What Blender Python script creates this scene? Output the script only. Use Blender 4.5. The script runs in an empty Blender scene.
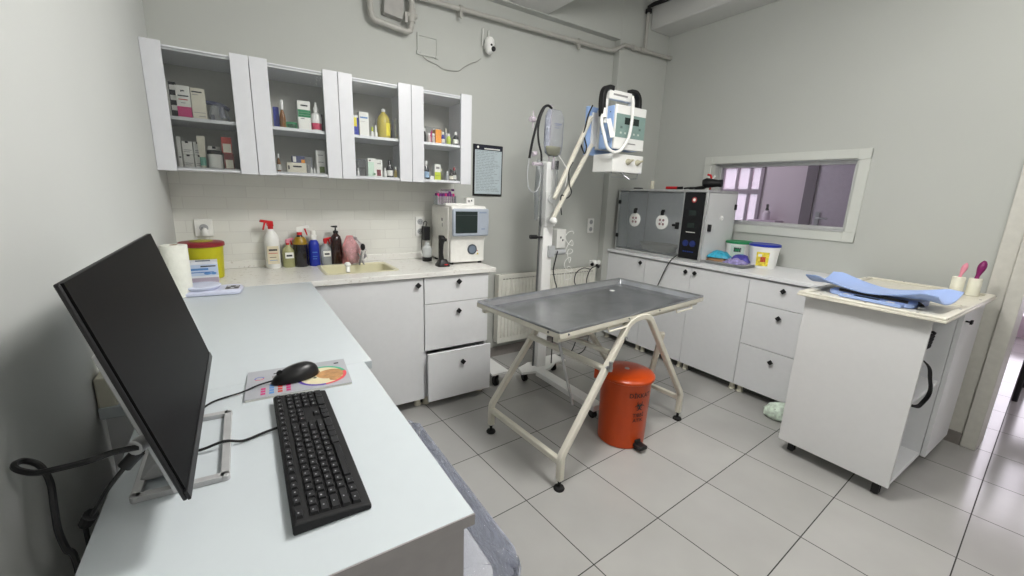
import bpy, bmesh, math, random
from mathutils import Vector, Matrix
PI = math.pi
C = bpy.context.scene.collection
rnd = random.Random(7)

# ---------------------------------------------------------------- materials
def lin(c):
    o = []
    for v in c[:3]:
        v = v / 255.0
        o.append(v / 12.92 if v <= 0.04045 else ((v + 0.055) / 1.055) ** 2.4)
    return (o[0], o[1], o[2], 1.0)

MATS = {}
def mat(name, rgb, rough=0.5, metal=0.0, trans=0.0, ior=1.45, alpha=1.0, var=0.04, vscale=30.0, bump=0.0, bscale=60.0, emit=None, estr=0.0, coat=0.0, spec=0.5):
    if name in MATS: return MATS[name]
    m = bpy.data.materials.new(name); m.use_nodes = True
    nt = m.node_tree; n = nt.nodes; l = nt.links
    b = n['Principled BSDF']
    tc = n.new('ShaderNodeTexCoord'); nz = n.new('ShaderNodeTexNoise'); nz.inputs['Scale'].default_value = vscale
    l.new(tc.outputs['Object'], nz.inputs['Vector'])
    rp = n.new('ShaderNodeValToRGB')
    c = lin(rgb)
    rp.color_ramp.elements[0].position = 0.3; rp.color_ramp.elements[1].position = 0.7
    rp.color_ramp.elements[0].color = tuple(max(0, v * (1 - var)) for v in c[:3]) + (1,)
    rp.color_ramp.elements[1].color = tuple(min(1, v * (1 + var)) for v in c[:3]) + (1,)
    l.new(nz.outputs['Fac'], rp.inputs['Fac']); l.new(rp.outputs['Color'], b.inputs['Base Color'])
    b.inputs['Roughness'].default_value = rough; b.inputs['Metallic'].default_value = metal
    b.inputs['Transmission Weight'].default_value = trans; b.inputs['IOR'].default_value = ior
    b.inputs['Alpha'].default_value = alpha; b.inputs['Coat Weight'].default_value = coat
    b.inputs['Specular IOR Level'].default_value = spec
    if bump > 0:
        n2 = n.new('ShaderNodeTexNoise'); n2.inputs['Scale'].default_value = bscale; n2.inputs['Detail'].default_value = 6
        l.new(tc.outputs['Object'], n2.inputs['Vector'])
        bp = n.new('ShaderNodeBump'); bp.inputs['Strength'].default_value = bump; bp.inputs['Distance'].default_value = 0.01
        l.new(n2.outputs['Fac'], bp.inputs['Height']); l.new(bp.outputs['Normal'], b.inputs['Normal'])
    if emit:
        b.inputs['Emission Color'].default_value = lin(emit); b.inputs['Emission Strength'].default_value = estr
    MATS[name] = m
    return m

def glassy(name, rgb=(235, 240, 242), alpha=0.15, rough=0.05):
    """thin clear sheet: mostly transparent with a glossy skin"""
    if name in MATS: return MATS[name]
    m = bpy.data.materials.new(name); m.use_nodes = True
    nt = m.node_tree; n = nt.nodes; l = nt.links
    for x in list(n): n.remove(x)
    o = n.new('ShaderNodeOutputMaterial'); t = n.new('ShaderNodeBsdfTransparent'); g = n.new('ShaderNodeBsdfPrincipled')
    g.inputs['Base Color'].default_value = lin(rgb); g.inputs['Roughness'].default_value = rough
    mx = n.new('ShaderNodeMixShader'); fr = n.new('ShaderNodeFresnel'); fr.inputs['IOR'].default_value = 1.45
    ad = n.new('ShaderNodeMath'); ad.operation = 'ADD'; ad.inputs[1].default_value = alpha; ad.use_clamp = True
    nz = n.new('ShaderNodeTexNoise'); nz.inputs['Scale'].default_value = 12
    bp = n.new('ShaderNodeBump'); bp.inputs['Strength'].default_value = 0.05
    l.new(nz.outputs['Fac'], bp.inputs['Height']); l.new(bp.outputs['Normal'], g.inputs['Normal'])
    l.new(fr.outputs['Fac'], ad.inputs[0]); l.new(ad.outputs[0], mx.inputs[0])
    l.new(t.outputs[0], mx.inputs[1]); l.new(g.outputs[0], mx.inputs[2]); l.new(mx.outputs[0], o.inputs[0])
    MATS[name] = m; return m

def film_mat(name, alpha=0.3):
    """crumpled clear polythene"""
    m = glassy(name, (205, 210, 225), alpha, 0.12)
    n = m.node_tree.nodes
    for x in n:
        if x.type == 'TEX_NOISE': x.inputs['Scale'].default_value = 9; x.inputs['Detail'].default_value = 4; x.inputs['Distortion'].default_value = 1.5
        if x.type == 'BUMP': x.inputs['Strength'].default_value = 0.9; x.inputs['Distance'].default_value = 0.04
    return m

def tile_mat(name, rgb, grout, size, rot, rough, gw=0.0035, bump=0.25):
    m = bpy.data.materials.new(name); m.use_nodes = True
    nt = m.node_tree; n = nt.nodes; l = nt.links; b = n['Principled BSDF']
    tc = n.new('ShaderNodeTexCoord'); mp = n.new('ShaderNodeMapping'); mp.inputs['Rotation'].default_value[2] = -rot
    l.new(tc.outputs['Object'], mp.inputs['Vector'])
    sp = n.new('ShaderNodeSeparateXYZ'); l.new(mp.outputs['Vector'], sp.inputs[0])
    ds = []
    cells = []
    for ax in ('X', 'Y'):
        d = n.new('ShaderNodeMath'); d.operation = 'DIVIDE'; d.inputs[1].default_value = size; l.new(sp.outputs[ax], d.inputs[0])
        f = n.new('ShaderNodeMath'); f.operation = 'FRACT'; l.new(d.outputs[0], f.inputs[0])
        fl = n.new('ShaderNodeMath'); fl.operation = 'FLOOR'; l.new(d.outputs[0], fl.inputs[0]); cells.append(fl)
        s = n.new('ShaderNodeMath'); s.operation = 'SUBTRACT'; s.inputs[1].default_value = 0.5; l.new(f.outputs[0], s.inputs[0])
        a = n.new('ShaderNodeMath'); a.operation = 'ABSOLUTE'; l.new(s.outputs[0], a.inputs[0])
        g = n.new('ShaderNodeMath'); g.operation = 'GREATER_THAN'; g.inputs[1].default_value = 0.5 - gw / size / 2; l.new(a.outputs[0], g.inputs[0])
        ds.append(g)
    mxm = n.new('ShaderNodeMath'); mxm.operation = 'MAXIMUM'; l.new(ds[0].outputs[0], mxm.inputs[0]); l.new(ds[1].outputs[0], mxm.inputs[1])
    cb = n.new('ShaderNodeCombineXYZ'); l.new(cells[0].outputs[0], cb.inputs[0]); l.new(cells[1].outputs[0], cb.inputs[1])
    wn = n.new('ShaderNodeTexWhiteNoise'); l.new(cb.outputs[0], wn.inputs['Vector'])
    nz = n.new('ShaderNodeTexNoise'); nz.inputs['Scale'].default_value = 3.0; nz.inputs['Detail'].default_value = 8; l.new(tc.outputs['Object'], nz.inputs['Vector'])
    av = n.new('ShaderNodeMath'); av.operation = 'MULTIPLY_ADD'; av.inputs[1].default_value = 0.35; l.new(wn.outputs['Value'], av.inputs[0]); l.new(nz.outputs['Fac'], av.inputs[2])
    rp = n.new('ShaderNodeValToRGB'); c = lin(rgb)
    rp.color_ramp.elements[0].position = 0.35; rp.color_ramp.elements[0].color = tuple(v * 0.9 for v in c[:3]) + (1,)
    rp.color_ramp.elements[1].position = 1.0; rp.color_ramp.elements[1].color = tuple(v * 1.06 for v in c[:3]) + (1,)
    l.new(av.outputs[0], rp.inputs['Fac'])
    mx = n.new('ShaderNodeMix'); mx.data_type = 'RGBA'
    l.new(mxm.outputs[0], mx.inputs[0]); l.new(rp.outputs['Color'], mx.inputs[6]); mx.inputs[7].default_value = lin(grout)
    l.new(mx.outputs[2], b.inputs['Base Color'])
    r = n.new('ShaderNodeMapRange'); r.inputs[3].default_value = rough; r.inputs[4].default_value = 0.8; l.new(mxm.outputs[0], r.inputs[0]); l.new(r.outputs[0], b.inputs['Roughness'])
    bp = n.new('ShaderNodeBump'); bp.invert = True; bp.inputs['Strength'].default_value = bump; bp.inputs['Distance'].default_value = 0.002
    l.new(mxm.outputs[0], bp.inputs['Height']); l.new(bp.outputs['Normal'], b.inputs['Normal'])
    return m

def brick_mat(name, rgb, grout, bw, bh, rough):
    m = bpy.data.materials.new(name); m.use_nodes = True
    nt = m.node_tree; n = nt.nodes; l = nt.links; b = n['Principled BSDF']
    tc = n.new('ShaderNodeTexCoord'); sp = n.new('ShaderNodeSeparateXYZ'); cb = n.new('ShaderNodeCombineXYZ')
    l.new(tc.outputs['Object'], sp.inputs[0]); l.new(sp.outputs['X'], cb.inputs[0]); l.new(sp.outputs['Z'], cb.inputs[1])
    br = n.new('ShaderNodeTexBrick'); l.new(cb.outputs[0], br.inputs['Vector'])
    br.inputs['Scale'].default_value = 1; br.inputs['Brick Width'].default_value = bw; br.inputs['Row Height'].default_value = bh
    br.inputs['Mortar Size'].default_value = 0.0022; br.inputs['Mortar Smooth'].default_value = 0.4
    c = lin(rgb); br.inputs['Color1'].default_value = c; br.inputs['Color2'].default_value = tuple(v * 0.94 for v in c[:3]) + (1,); br.inputs['Mortar'].default_value = lin(grout)
    l.new(br.outputs['Color'], b.inputs['Base Color']); b.inputs['Roughness'].default_value = rough
    bp = n.new('ShaderNodeBump'); bp.invert = True; bp.inputs['Strength'].default_value = 0.3; bp.inputs['Distance'].default_value = 0.002
    l.new(br.outputs['Fac'], bp.inputs['Height']); l.new(bp.outputs['Normal'], b.inputs['Normal'])
    return m

def speckle_mat(name, rgb, dark, rough):
    m = bpy.data.materials.new(name); m.use_nodes = True
    nt = m.node_tree; n = nt.nodes; l = nt.links; b = n['Principled BSDF']
    tc = n.new('ShaderNodeTexCoord'); v = n.new('ShaderNodeTexNoise'); v.inputs['Scale'].default_value = 45; v.inputs['Detail'].default_value = 5; v.inputs['Roughness'].default_value = 0.7
    l.new(tc.outputs['Object'], v.inputs['Vector'])
    rp = n.new('ShaderNodeValToRGB'); e = rp.color_ramp.elements
    e[0].position = 0.33; e[0].color = lin(dark); e[1].position = 0.42; e[1].color = lin(rgb)
    l.new(v.outputs['Fac'], rp.inputs['Fac']); l.new(rp.outputs['Color'], b.inputs['Base Color']); b.inputs['Roughness'].default_value = rough
    return m

wall_m = mat('wall_paint', (188, 190, 185), 0.75, bump=0.03, bscale=120, var=0.015, vscale=2)
wall_l = mat('wall_paint_left_lit', (198, 200, 197), 0.75, bump=0.03, bscale=120, var=0.015, vscale=2)  # wall paint lightened: the stronger light on the left wall is in the colour
ceil_m = mat('ceiling_paint', (208, 208, 205), 0.8, var=0.02, vscale=2)
pipe_m = mat('pipe_paint', (176, 174, 168), 0.45, var=0.03)
white_lam = mat('white_laminate', (226, 227, 229), 0.38, var=0.01, bump=0.02, bscale=200)
desk_m = mat('desk_laminate', (200, 207, 211), 0.28, var=0.008)
edge_m = mat('grey_edge', (150, 148, 148), 0.6, var=0.03)
stile_m = mat('white_gloss_board', (218, 219, 223), 0.3, var=0.01)
inner_m = mat('cabinet_back_board', (190, 190, 182), 0.7, var=0.03)
cream_plastic = mat('cream_plastic', (222, 218, 200), 0.4)
cream_metal = mat('cream_enamel', (218, 214, 200), 0.35, var=0.03, vscale=15)
white_plastic = mat('white_plastic', (235, 235, 232), 0.35, var=0.01)
white_metal = mat('white_enamel', (232, 232, 230), 0.3, var=0.01)
grey_plastic = mat('grey_plastic', (170, 172, 174), 0.45)
black = mat('black_plastic', (24, 24, 26), 0.4)
black_m = mat('matt_black', (18, 18, 20), 0.65)
rubber = mat('black_rubber', (22, 22, 22), 0.8)
steel = mat('brushed_steel', (165, 167, 170), 0.3, metal=0.9, var=0.08, vscale=20)
tray_steel = mat('tray_steel', (176, 178, 182), 0.26, metal=0.85, var=0.12, vscale=9)
alu = mat('aluminium', (205, 206, 206), 0.38, metal=0.6)
silver = mat('silver_plastic', (185, 185, 186), 0.4, metal=0.3)
chrome = mat('chrome', (210, 210, 210), 0.12, metal=1.0)
blue_case = mat('pale_blue_plastic', (158, 186, 230), 0.4, var=0.02)
scale_blue = mat('scale_blue_plastic', (158, 180, 228), 0.35, var=0.02)
teal_panel = mat('grey_green_panel', (128, 152, 146), 0.4)
lcd = mat('display_dark', (38, 48, 46), 0.2)
lcd_blue = mat('bezel_blue_grey', (164, 172, 184), 0.4)
screen_m = mat('screen_black', (20, 20, 21), 0.45, var=0.02, spec=.04)
orange = mat('orange_plastic', (186, 66, 10), 0.3, var=0.03)
red = mat('red_plastic', (196, 32, 38), 0.35)
dark_red = mat('dark_red_plastic', (140, 40, 48), 0.4)
yellow = mat('yellow_green_plastic', (196, 190, 30), 0.4)
yellow2 = mat('bright_yellow', (238, 222, 60), 0.5)
blue = mat('deep_blue_plastic', (28, 48, 160), 0.3)
green = mat('green_plastic', (30, 130, 80), 0.4)
amber = mat('amber_glass', (126, 78, 20), 0.2)
brown_glass = mat('dark_brown_glass', (40, 18, 16), 0.15, coat=0.5)
dark_glass = mat('near_black_glass', (24, 20, 26), 0.15, coat=0.5)
magenta = mat('magenta_print', (200, 50, 120), 0.5)
pink = mat('pink_plastic', (232, 150, 168), 0.4)
purple = mat('purple_plastic', (128, 32, 96), 0.35)
violet = mat('violet_cap', (110, 40, 120), 0.4)
paper = mat('paper_white', (236, 236, 230), 0.7, var=0.01)
cream_paper = mat('cream_card', (226, 222, 205), 0.7)
ink = mat('ink_dark', (50, 50, 55), 0.7)
ink_blue = mat('ink_blue', (90, 140, 200), 0.6)
ink_red = mat('ink_red', (190, 60, 50), 0.6)
pale_paper = mat('pale_blue_paper', (188, 200, 205), 0.6)
navy = mat('navy_print', (22, 26, 44), 0.5)
cardboard = mat('brown_card', (150, 115, 85), 0.8)
teal = mat('teal_plastic', (40, 150, 170), 0.4)
lime = mat('lime_print', (200, 214, 50), 0.5)
orange_card = mat('orange_card', (230, 150, 40), 0.6)
pale_green = mat('pale_green_print', (205, 228, 210), 0.6)
quartz = speckle_mat('quartz_top', (232, 231, 226), (196, 190, 180), 0.25)
sink_m = mat('cream_sink', (224, 220, 190), 0.25, var=0.02)
clear = glassy('clear_glass', (225, 230, 232), 0.0, 0.02)
pane_m = glassy('window_glass', (225, 220, 230), 0.02, 0.02)
clear_pl = glassy('clear_plastic', (225, 230, 235), 0.14, 0.08)
acryl = glassy('acrylic_door', (236, 240, 243), 0.06, 0.05)
film = film_mat('polythene_film', 0.16)
liquid_y = mat('yellow_liquid', (214, 196, 90), 0.2, trans=0.25)
liquid_g = mat('pale_olive_liquid', (190, 190, 140), 0.25, trans=0.3)
liquid_c = glassy('clear_bottle', (215, 220, 222), 0.35, 0.08)
floor_m = tile_mat('floor_tiles', (172, 171, 168), (40, 38, 36), 0.42, 0.067, 0.14, 0.0042)
splash_m = brick_mat('splash_tiles', (228, 228, 222), (216, 215, 210), 0.20, 0.066, 0.2)
base_m = mat('baseboard_tile', (132, 126, 122), 0.4, var=0.05)
lamp_m = mat('led_diffuser', (255, 255, 255), 0.5, emit=(255, 252, 244), estr=6.0)

# ---------------------------------------------------------------- mesh builder
class MB:
    def __init__(s):
        s.v = []; s.f = []; s.mi = []; s.mats = []; s.M = Matrix.Identity(4)
    def at(s, loc=(0, 0, 0), rot=(0, 0, 0)):
        from mathutils import Euler
        s.M = Matrix.Translation(loc) @ Euler(rot, 'XYZ').to_matrix().to_4x4(); return s
    def _m(s, m):
        if m is None: return 0
        if m not in s.mats: s.mats.append(m)
        return s.mats.index(m)
    def add(s, vs, fs, m=None):
        k = len(s.v); i = s._m(m)
        s.v += [s.M @ Vector(v) for v in vs]
        for f in fs: s.f.append([k + a for a in f]); s.mi.append(i)
        return s
    def box(s, x0, x1, y0, y1, z0, z1, m=None):
        vs = [(x, y, z) for z in (z0, z1) for y in (y0, y1) for x in (x0, x1)]
        return s.add(vs, [(0, 2, 3, 1), (4, 5, 7, 6), (0, 1, 5, 4), (2, 6, 7, 3), (0, 4, 6, 2), (1, 3, 7, 5)], m)
    def prism(s, pts, h0, h1, m=None, axis='z'):
        n = len(pts)
        def P(a, b, h): return {'z': (a, b, h), 'y': (a, h, b), 'x': (h, a, b)}[axis]
        vs = [P(a, b, h0) for a, b in pts] + [P(a, b, h1) for a, b in pts]
        fs = [list(range(n))[::-1], list(range(n, 2 * n))] + [(i, (i + 1) % n, n + (i + 1) % n, n + i) for i in range(n)]
        return s.add(vs, fs, m)
    def lathe(s, prof, m=None, seg=24, c=(0, 0), sx=1, sy=1):
        vs = []; fs = []
        for r, z in prof:
            for i in range(seg):
                a = 2 * PI * i / seg; vs.append((c[0] + r * sx * math.cos(a), c[1] + r * sy * math.sin(a), z))
        for j in range(len(prof) - 1):
            for i in range(seg):
                a = j * seg + i; b = j * seg + (i + 1) % seg; fs.append((a, b, b + seg, a + seg))
        if prof[0][0] > 1e-6: fs.append(list(range(seg))[::-1])
        if prof[-1][0] > 1e-6: fs.append([(len(prof) - 1) * seg + i for i in range(seg)])
        return s.add(vs, fs, m)
    def tube(s, pts, r, m=None, seg=8, closed=False, smooth=0):
        P = [Vector(p) for p in pts]
        if smooth: P = catmull(P, smooth, closed)
        n = len(P); vs = []; fs = []
        up = None
        for i, p in enumerate(P):
            if closed: t = P[(i + 1) % n] - P[i - 1]
            else: t = P[min(i + 1, n - 1)] - P[max(i - 1, 0)]
            t.normalize()
            if up is None:
                up = Vector((0, 0, 1)) if abs(t.z) < 0.9 else Vector((1, 0, 0))
            a = t.cross(up); 
            if a.length < 1e-4: a = t.cross(Vector((0.3, 1, 0.1)))
            a.normalize(); b = a.cross(t).normalized(); up = b
            rr = r[i] if isinstance(r, (list, tuple)) else r
            for k in range(seg):
                q = 2 * PI * k / seg; vs.append(p + a * rr * math.cos(q) + b * rr * math.sin(q))
        m_ = n if closed else n - 1
        for i in range(m_):
            for k in range(seg):
                a = i * seg + k; b = i * seg + (k + 1) % seg; c = ((i + 1) % n) * seg
                fs.append((a, b, c + (k + 1) % seg, c + k))
        if not closed: fs += [list(range(seg))[::-1], [(n - 1) * seg + k for k in range(seg)]]
        return s.add(vs, fs, m)
    def bar(s, p, q, w, h, m=None, up=(0, 0, 1)):
        """rectangular section bar"""
        p = Vector(p); q = Vector(q); t = (q - p).normalized(); a = t.cross(Vector(up))
        if a.length < 1e-3: a = t.cross(Vector((1, 0, 0)))
        a.normalize(); b = a.cross(t).normalized()
        vs = [e + a * sx * w / 2 + b * sy * h / 2 for e in (p, q) for sx, sy in ((-1, -1), (1, -1), (1, 1), (-1, 1))]
        return s.add(vs, [(0, 1, 2, 3), (7, 6, 5, 4), (0, 4, 5, 1), (1, 5, 6, 2), (2, 6, 7, 3), (3, 7, 4, 0)], m)
    def flatpath(s, pts, w, h, m=None, up=(0, 1, 0)):
        """ribbon-section bar along a smooth path, width w along `up`"""
        P = [Vector(p) for p in pts]; n = len(P); U = Vector(up).normalized(); vs = []; fs = []
        for i, p in enumerate(P):
            t = (P[min(i + 1, n - 1)] - P[max(i - 1, 0)]).normalized(); nn = t.cross(U).normalized()
            for a, b in ((-1, -1), (1, -1), (1, 1), (-1, 1)): vs.append(p + U * a * w / 2 + nn * b * h / 2)
        for i in range(n - 1):
            for k in range(4): fs.append((i * 4 + k, i * 4 + (k + 1) % 4, (i + 1) * 4 + (k + 1) % 4, (i + 1) * 4 + k))
        fs += [(3, 2, 1, 0), tuple((n - 1) * 4 + k for k in range(4))]
        return s.add(vs, fs, m)
    def ball(s, c, r, m=None, sc=(1, 1, 1), seg=16, rings=10):
        pr = [(r * math.sin(PI * j / rings), -r * math.cos(PI * j / rings)) for j in range(rings + 1)]
        old = s.M; s.M = old @ Matrix.Translation(c) @ Matrix.Diagonal((sc[0], sc[1], sc[2], 1))
        vs = []; fs = []
        for j, (rr, z) in enumerate(pr):
            for i in range(seg): vs.append((max(rr, 1e-5) * math.cos(2 * PI * i / seg), max(rr, 1e-5) * math.sin(2 * PI * i / seg), z))
        for j in range(rings):
            for i in range(seg):
                a = j * seg + i; b = j * seg + (i + 1) % seg; fs.append((a, b, b + seg, a + seg))
        s.add(vs, fs, m); s.M = old; return s
    def text(s, body, size, m, bend=None, align='CENTER', depth=0.0):
        cu = bpy.data.curves.new('t', 'FONT'); cu.body = body; cu.size = size; cu.align_x = align; cu.align_y = 'CENTER'; cu.extrude = depth; cu.resolution_u = 2; cu.offset = size * .015
        o = bpy.data.objects.new('t', cu); C.objects.link(o)
        dg = bpy.context.evaluated_depsgraph_get(); dg.update()
        me = bpy.data.meshes.new_from_object(o.evaluated_get(dg))
        vs = [v.co.copy() for v in me.vertices]; fs = [list(p.vertices) for p in me.polygons]
        if bend:
            vs = [Vector((bend * math.sin(v.x / bend), v.y, v.z + bend * math.cos(v.x / bend) - bend)) for v in vs]
        s.add(vs, fs, m)
        bpy.data.objects.remove(o); bpy.data.curves.remove(cu); bpy.data.meshes.remove(me)
        return s

def catmull(P, k, closed=False):
    out = []; n = len(P)
    for i in range(n if closed else n - 1):
        if closed: a, b, c, d = P[i - 1], P[i], P[(i + 1) % n], P[(i + 2) % n]
        else: a, b, c, d = P[max(i - 1, 0)], P[i], P[i + 1], P[min(i + 2, n - 1)]
        for j in range(k):
            t = j / k
            out.append(0.5 * ((2 * b) + (c - a) * t + (2 * a - 5 * b + 4 * c - d) * t * t + (3 * b - a - 3 * c + d) * t ** 3))
    if not closed: out.append(P[-1])
    return out

def obj(name, mb, m=None, parent=None, bevel=0.0, world=False, smooth=35, seg=2):
    me = bpy.data.meshes.new(name)
    vs = mb.v
    if world and parent:
        rt = parent
        while rt.parent: rt = rt.parent
        inv = Matrix.LocRotScale(rt.location, rt.rotation_euler, None).inverted(); vs = [inv @ v for v in vs]
    me.from_pydata([tuple(v) for v in vs], [], mb.f)
    ms = mb.mats if mb.mats else [m]
    if mb.mats and m and None in mb.mats: ms = [m if x is None else x for x in mb.mats]
    for x in ms: me.materials.append(x)
    for p, i in zip(me.polygons, mb.mi): p.material_index = i if mb.mats else 0
    bm = bmesh.new(); bm.from_mesh(me); bmesh.ops.recalc_face_normals(bm, faces=bm.faces); bm.to_mesh(me); bm.free()
    me.shade_smooth()
    me.set_sharp_from_angle(angle=math.radians(smooth))
    o = bpy.data.objects.new(name, me); C.objects.link(o)
    if parent: o.parent = parent
    if bevel:
        b = o.modifiers.new('bevel', 'BEVEL'); b.width = bevel; b.segments = seg; b.limit_method = 'ANGLE'; b.angle_limit = math.radians(40); b.harden_normals = False
    return o
def tag(o, label, cat, group=None):
    o['label'] = label; o['category'] = cat
    if group: o['group'] = group
    return o
def thing(name, label, cat, loc=(0, 0, 0), rotz=0, group=None):
    o = bpy.data.objects.new(name, None); C.objects.link(o); o.empty_display_size = 0.05
    o.location = loc; o.rotation_euler = (0, 0, rotz)
    return tag(o, label, cat, group)
def struct(name, mb, m, bevel=0.0, parent=None):
    o = obj(name, mb, m, parent, bevel)
    if not parent: o['kind'] = 'structure'
    return o
def solo(name, label, cat, mb, m=None, loc=(0, 0, 0), rotz=0, group=None, bevel=0.0, smooth=35):
    o = obj(name, mb, m, None, bevel, smooth=smooth); o.location = loc; o.rotation_euler = (0, 0, rotz)
    return tag(o, label, cat, group)
def dup(o, loc=None):
    c = o.copy(); C.objects.link(c)
    for ch in list(o.children):
        k = ch.copy(); C.objects.link(k); k.parent = c
        for g in ch.children:
            q = g.copy(); C.objects.link(q); q.parent = k
    if loc is not None: c.location = loc
    return c

# ================================================================= THE ROOM
XL, XR, YB, YP = -1.25, 2.63, 0.76, 0.69
ZT = 3.25
struct('floor', MB().box(-1.45, 6.6, -4.4, 3.2, -0.1, 0), floor_m)
struct('wall_left', MB().box(-1.45, XL, -4.4, YB + .2, 0, ZT), wall_l)
struct('wall_back', MB().box(XL, 2.78, YB, YB + .2, 0, ZT), wall_m)
struct('wall_pilaster', MB().box(1.985, XR, YP, YB, 0, ZT), wall_m, 0.004)
struct('wall_front', MB().box(-1.45, 2.78, -4.4, -4.2, 0, ZT), wall_m)
# right wall with window and doorway
w = MB()
w.box(XR, XR + .15, .05, YB, 0, ZT)                    # left of window
w.box(XR, XR + .15, -.98, .05, 0, 1.215)
w.box(XR, XR + .15, -.98, .05, 1.712, ZT)
w.box(XR, XR + .15, -1.79, -.98, 0, ZT)
w.box(XR, XR + .15, -2.95, -1.79, 2.15, ZT)
w.box(XR, XR + .15, -4.4, -2.95, 0, ZT)
struct('wall_right', w, wall_m)
struct('ceiling', MB().box(-1.45, 1.18, -4.4, YP, 2.745, 2.95).box(-1.45, 2.78, -4.4, YB + .2, ZT, ZT + .1), ceil_m)
struct('trim_1', MB().box(XL, 1.985, YP, YB, 2.74, ZT), wall_m, 0.003)                # beam over the back wall
struct('trim_2', MB().box(2.35, XR, -4.2, YP, 2.89, ZT), ceil_m, 0.012)              # beam along the right wall
struct('baseboard_back', MB().box(.44, 1.985, YB - .012, YB, 0, .085), base_m, .002)
struct('baseboard_right', MB().box(XR - .012, XR, -1.724, -1.16, 0, .085).box(XR - .032, XR - .0205, -1.799, -1.724, 0, .078), base_m, .002)
# tiled splash back
struct('trim_3', MB().box(XL, .43, YB - .008, YB, .90, 1.50), splash_m)
# doorway lining
d = MB()
d.box(XR - .02, XR + .17, -1.80, -1.725, 0, 2.20)
d.box(XR - .035, XR + .185, -1.865, -1.80, 0, 2.18)
d.box(XR - .035, XR + .185, -2.95, -2.88, 0, 2.18)
d.box(XR - .035, XR + .185, -2.95, -1.80, 2.12, 2.20)
struct('door_1', d, mat('door_frame_paint', (206, 204, 196), .45), .004)
# interior window
t = bpy.data.objects.new('window_1', None); C.objects.link(t); t['kind'] = 'structure'; t.location = (XR, -.465, 1.46)
fr = MB()
y0, y1, z0, z1 = -1.055, .148, 1.147, 1.777
fr.box(XR - .012, XR, y0, y1, z1 - .062, z1).box(XR - .012, XR, y0, y1, z0, z0 + .062).box(XR - .012, XR, y0, y0 + .062, z0 + .062, z1 - .062).box(XR - .012, XR, y1 - .062, y1, z0 + .062, z1 - .062)
for yy, zz in ((y0, z0), (y0, z1 - .07), (y1 - .07, z0), (y1 - .07, z1 - .07)): fr.box(XR - .016, XR, yy, yy + .07, zz, zz + .07)
obj('casing', fr, mat('white_trim', (204, 206, 200), .5, var=.005), t, .002, True)
fa = MB(); y0, y1, z0, z1 = -.98, .05, 1.215, 1.712
a = .028
fa.box(XR + .06, XR + .10, y0, y1, z1 - a, z1).box(XR + .06, XR + .10, y0, y1, z0, z0 + a).box(XR + .06, XR + .10, y0, y0 + a, z0 + a, z1 - a).box(XR + .06, XR + .10, y1 - a, y1, z0 + a, z1 - a)
fa.box(XR, XR + .15, y0 - .002, y1 + .002, z0 - .004, z0 + .004).box(XR, XR + .15, y0 - .002, y1 + .002, z1 - .004, z1 + .004)
obj('window_frame', fa, alu, t, .002, True)
obj('pane', MB().box(XR + .078, XR + .082, y0 + a, y1 - a, z0 + a, z1 - a), pane_m, t, 0, True)

# room seen through the window
pinkw = mat('mauve_wall', (206, 192, 203), .7, var=.02, vscale=2)
n = MB()
n.box(4.60, 4.75, -1.2, .62, 0, 2.9).box(4.60, 4.75, 1.32, 3.2, 0, 2.9).box(4.60, 4.75, .62, 1.32, 0, 1.05).box(4.60, 4.75, .62, 1.32, 1.86, 2.9)
struct('wall_far', n, pinkw)
struct('wall_far_side', MB().box(2.78, 4.75, 3.05, 3.2, 0, 2.9), pinkw)
struct('wall_divider', MB().box(2.78, 4.6, -1.35, -1.2, 0, 2.9), pinkw)
struct('ceiling_far', MB().box(2.78, 6.6, -4.4, 3.2, 2.9, 3.0), ceil_m)
t = bpy.data.objects.new('window_2', None); C.objects.link(t); t['kind'] = 'structure'; t.location = (4.6, .97, 1.45)
g = MB(); gm = mat('mauve_frame', (150, 136, 148), .5)
g.box(4.57, 4.63, .60, 1.34, 1.82, 1.87).box(4.57, 4.63, .60, 1.34, 1.03, 1.08).box(4.57, 4.63, .60, .64, 1.03, 1.87).box(4.57, 4.63, 1.30, 1.34, 1.03, 1.87)
for yy in (.765, .935, 1.13): g.box(4.58, 4.62, yy - .018, yy + .018, 1.08, 1.82)
g.box(4.575, 4.625, .64, 1.30, 1.50, 1.56)
obj('window_frame', g, gm, t, .002, True)
obj('pane', MB().box(4.60, 4.605, .64, 1.30, 1.08, 1.82), glassy('frosted_pane', (255, 240, 250), .35, .3), t, 0, True)
# door in the far room
t = bpy.data.objects.new('door_2', None); C.objects.link(t); t['kind'] = 'structure'; t.location = (4.58, -.35, 0)
q = MB().box(4.555, 4.6, -.95, .0, 0, 2.08)
obj('door_leaf', q, mat('mauve_door', (182, 172, 186), .5), t, .004, True)
q = MB().box(4.53, 4.6, .0, .11, 0, 2.1).box(4.53, 4.6, -1.06, -.95, 0, 2.1).box(4.53, 4.6, -1.06, .11, 2.08, 2.17)
obj('door_frame', q, mat('dark_mauve_frame', (92, 80, 92), .5), t, .004, True)
q = MB().box(4.535, 4.555, -.09, -.05, 1.12, 1.32).tube([(4.54, -.07, 1.25), (4.49, -.07, 1.25), (4.485, -.09, 1.25), (4.485, -.19, 1.25)], .009)
obj('door_handle', q, steel, t, .001, True)

# corridor seen through the doorway: bright windows at its far end
cw = mat('corridor_wall', (222, 208, 216), .6, var=.02)
q = MB().box(6.4, 6.6, -4.4, -3.5, 0, 2.9).box(6.4, 6.6, -3.5, -1.35, 0, .25).box(6.4, 6.6, -3.5, -1.35, 2.4, 2.9)
for yy in (-3.5, -2.75, -2.02, -1.42): q.box(6.4, 6.6, yy, yy + .07, .25, 2.4)
struct('wall_corridor_end', q, cw)
struct('wall_corridor_side', MB().box(2.78, 6.6, -4.4, -4.25, 0, 2.9).box(4.6, 6.6, -1.35, -1.2, 0, 2.9), cw)

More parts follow.
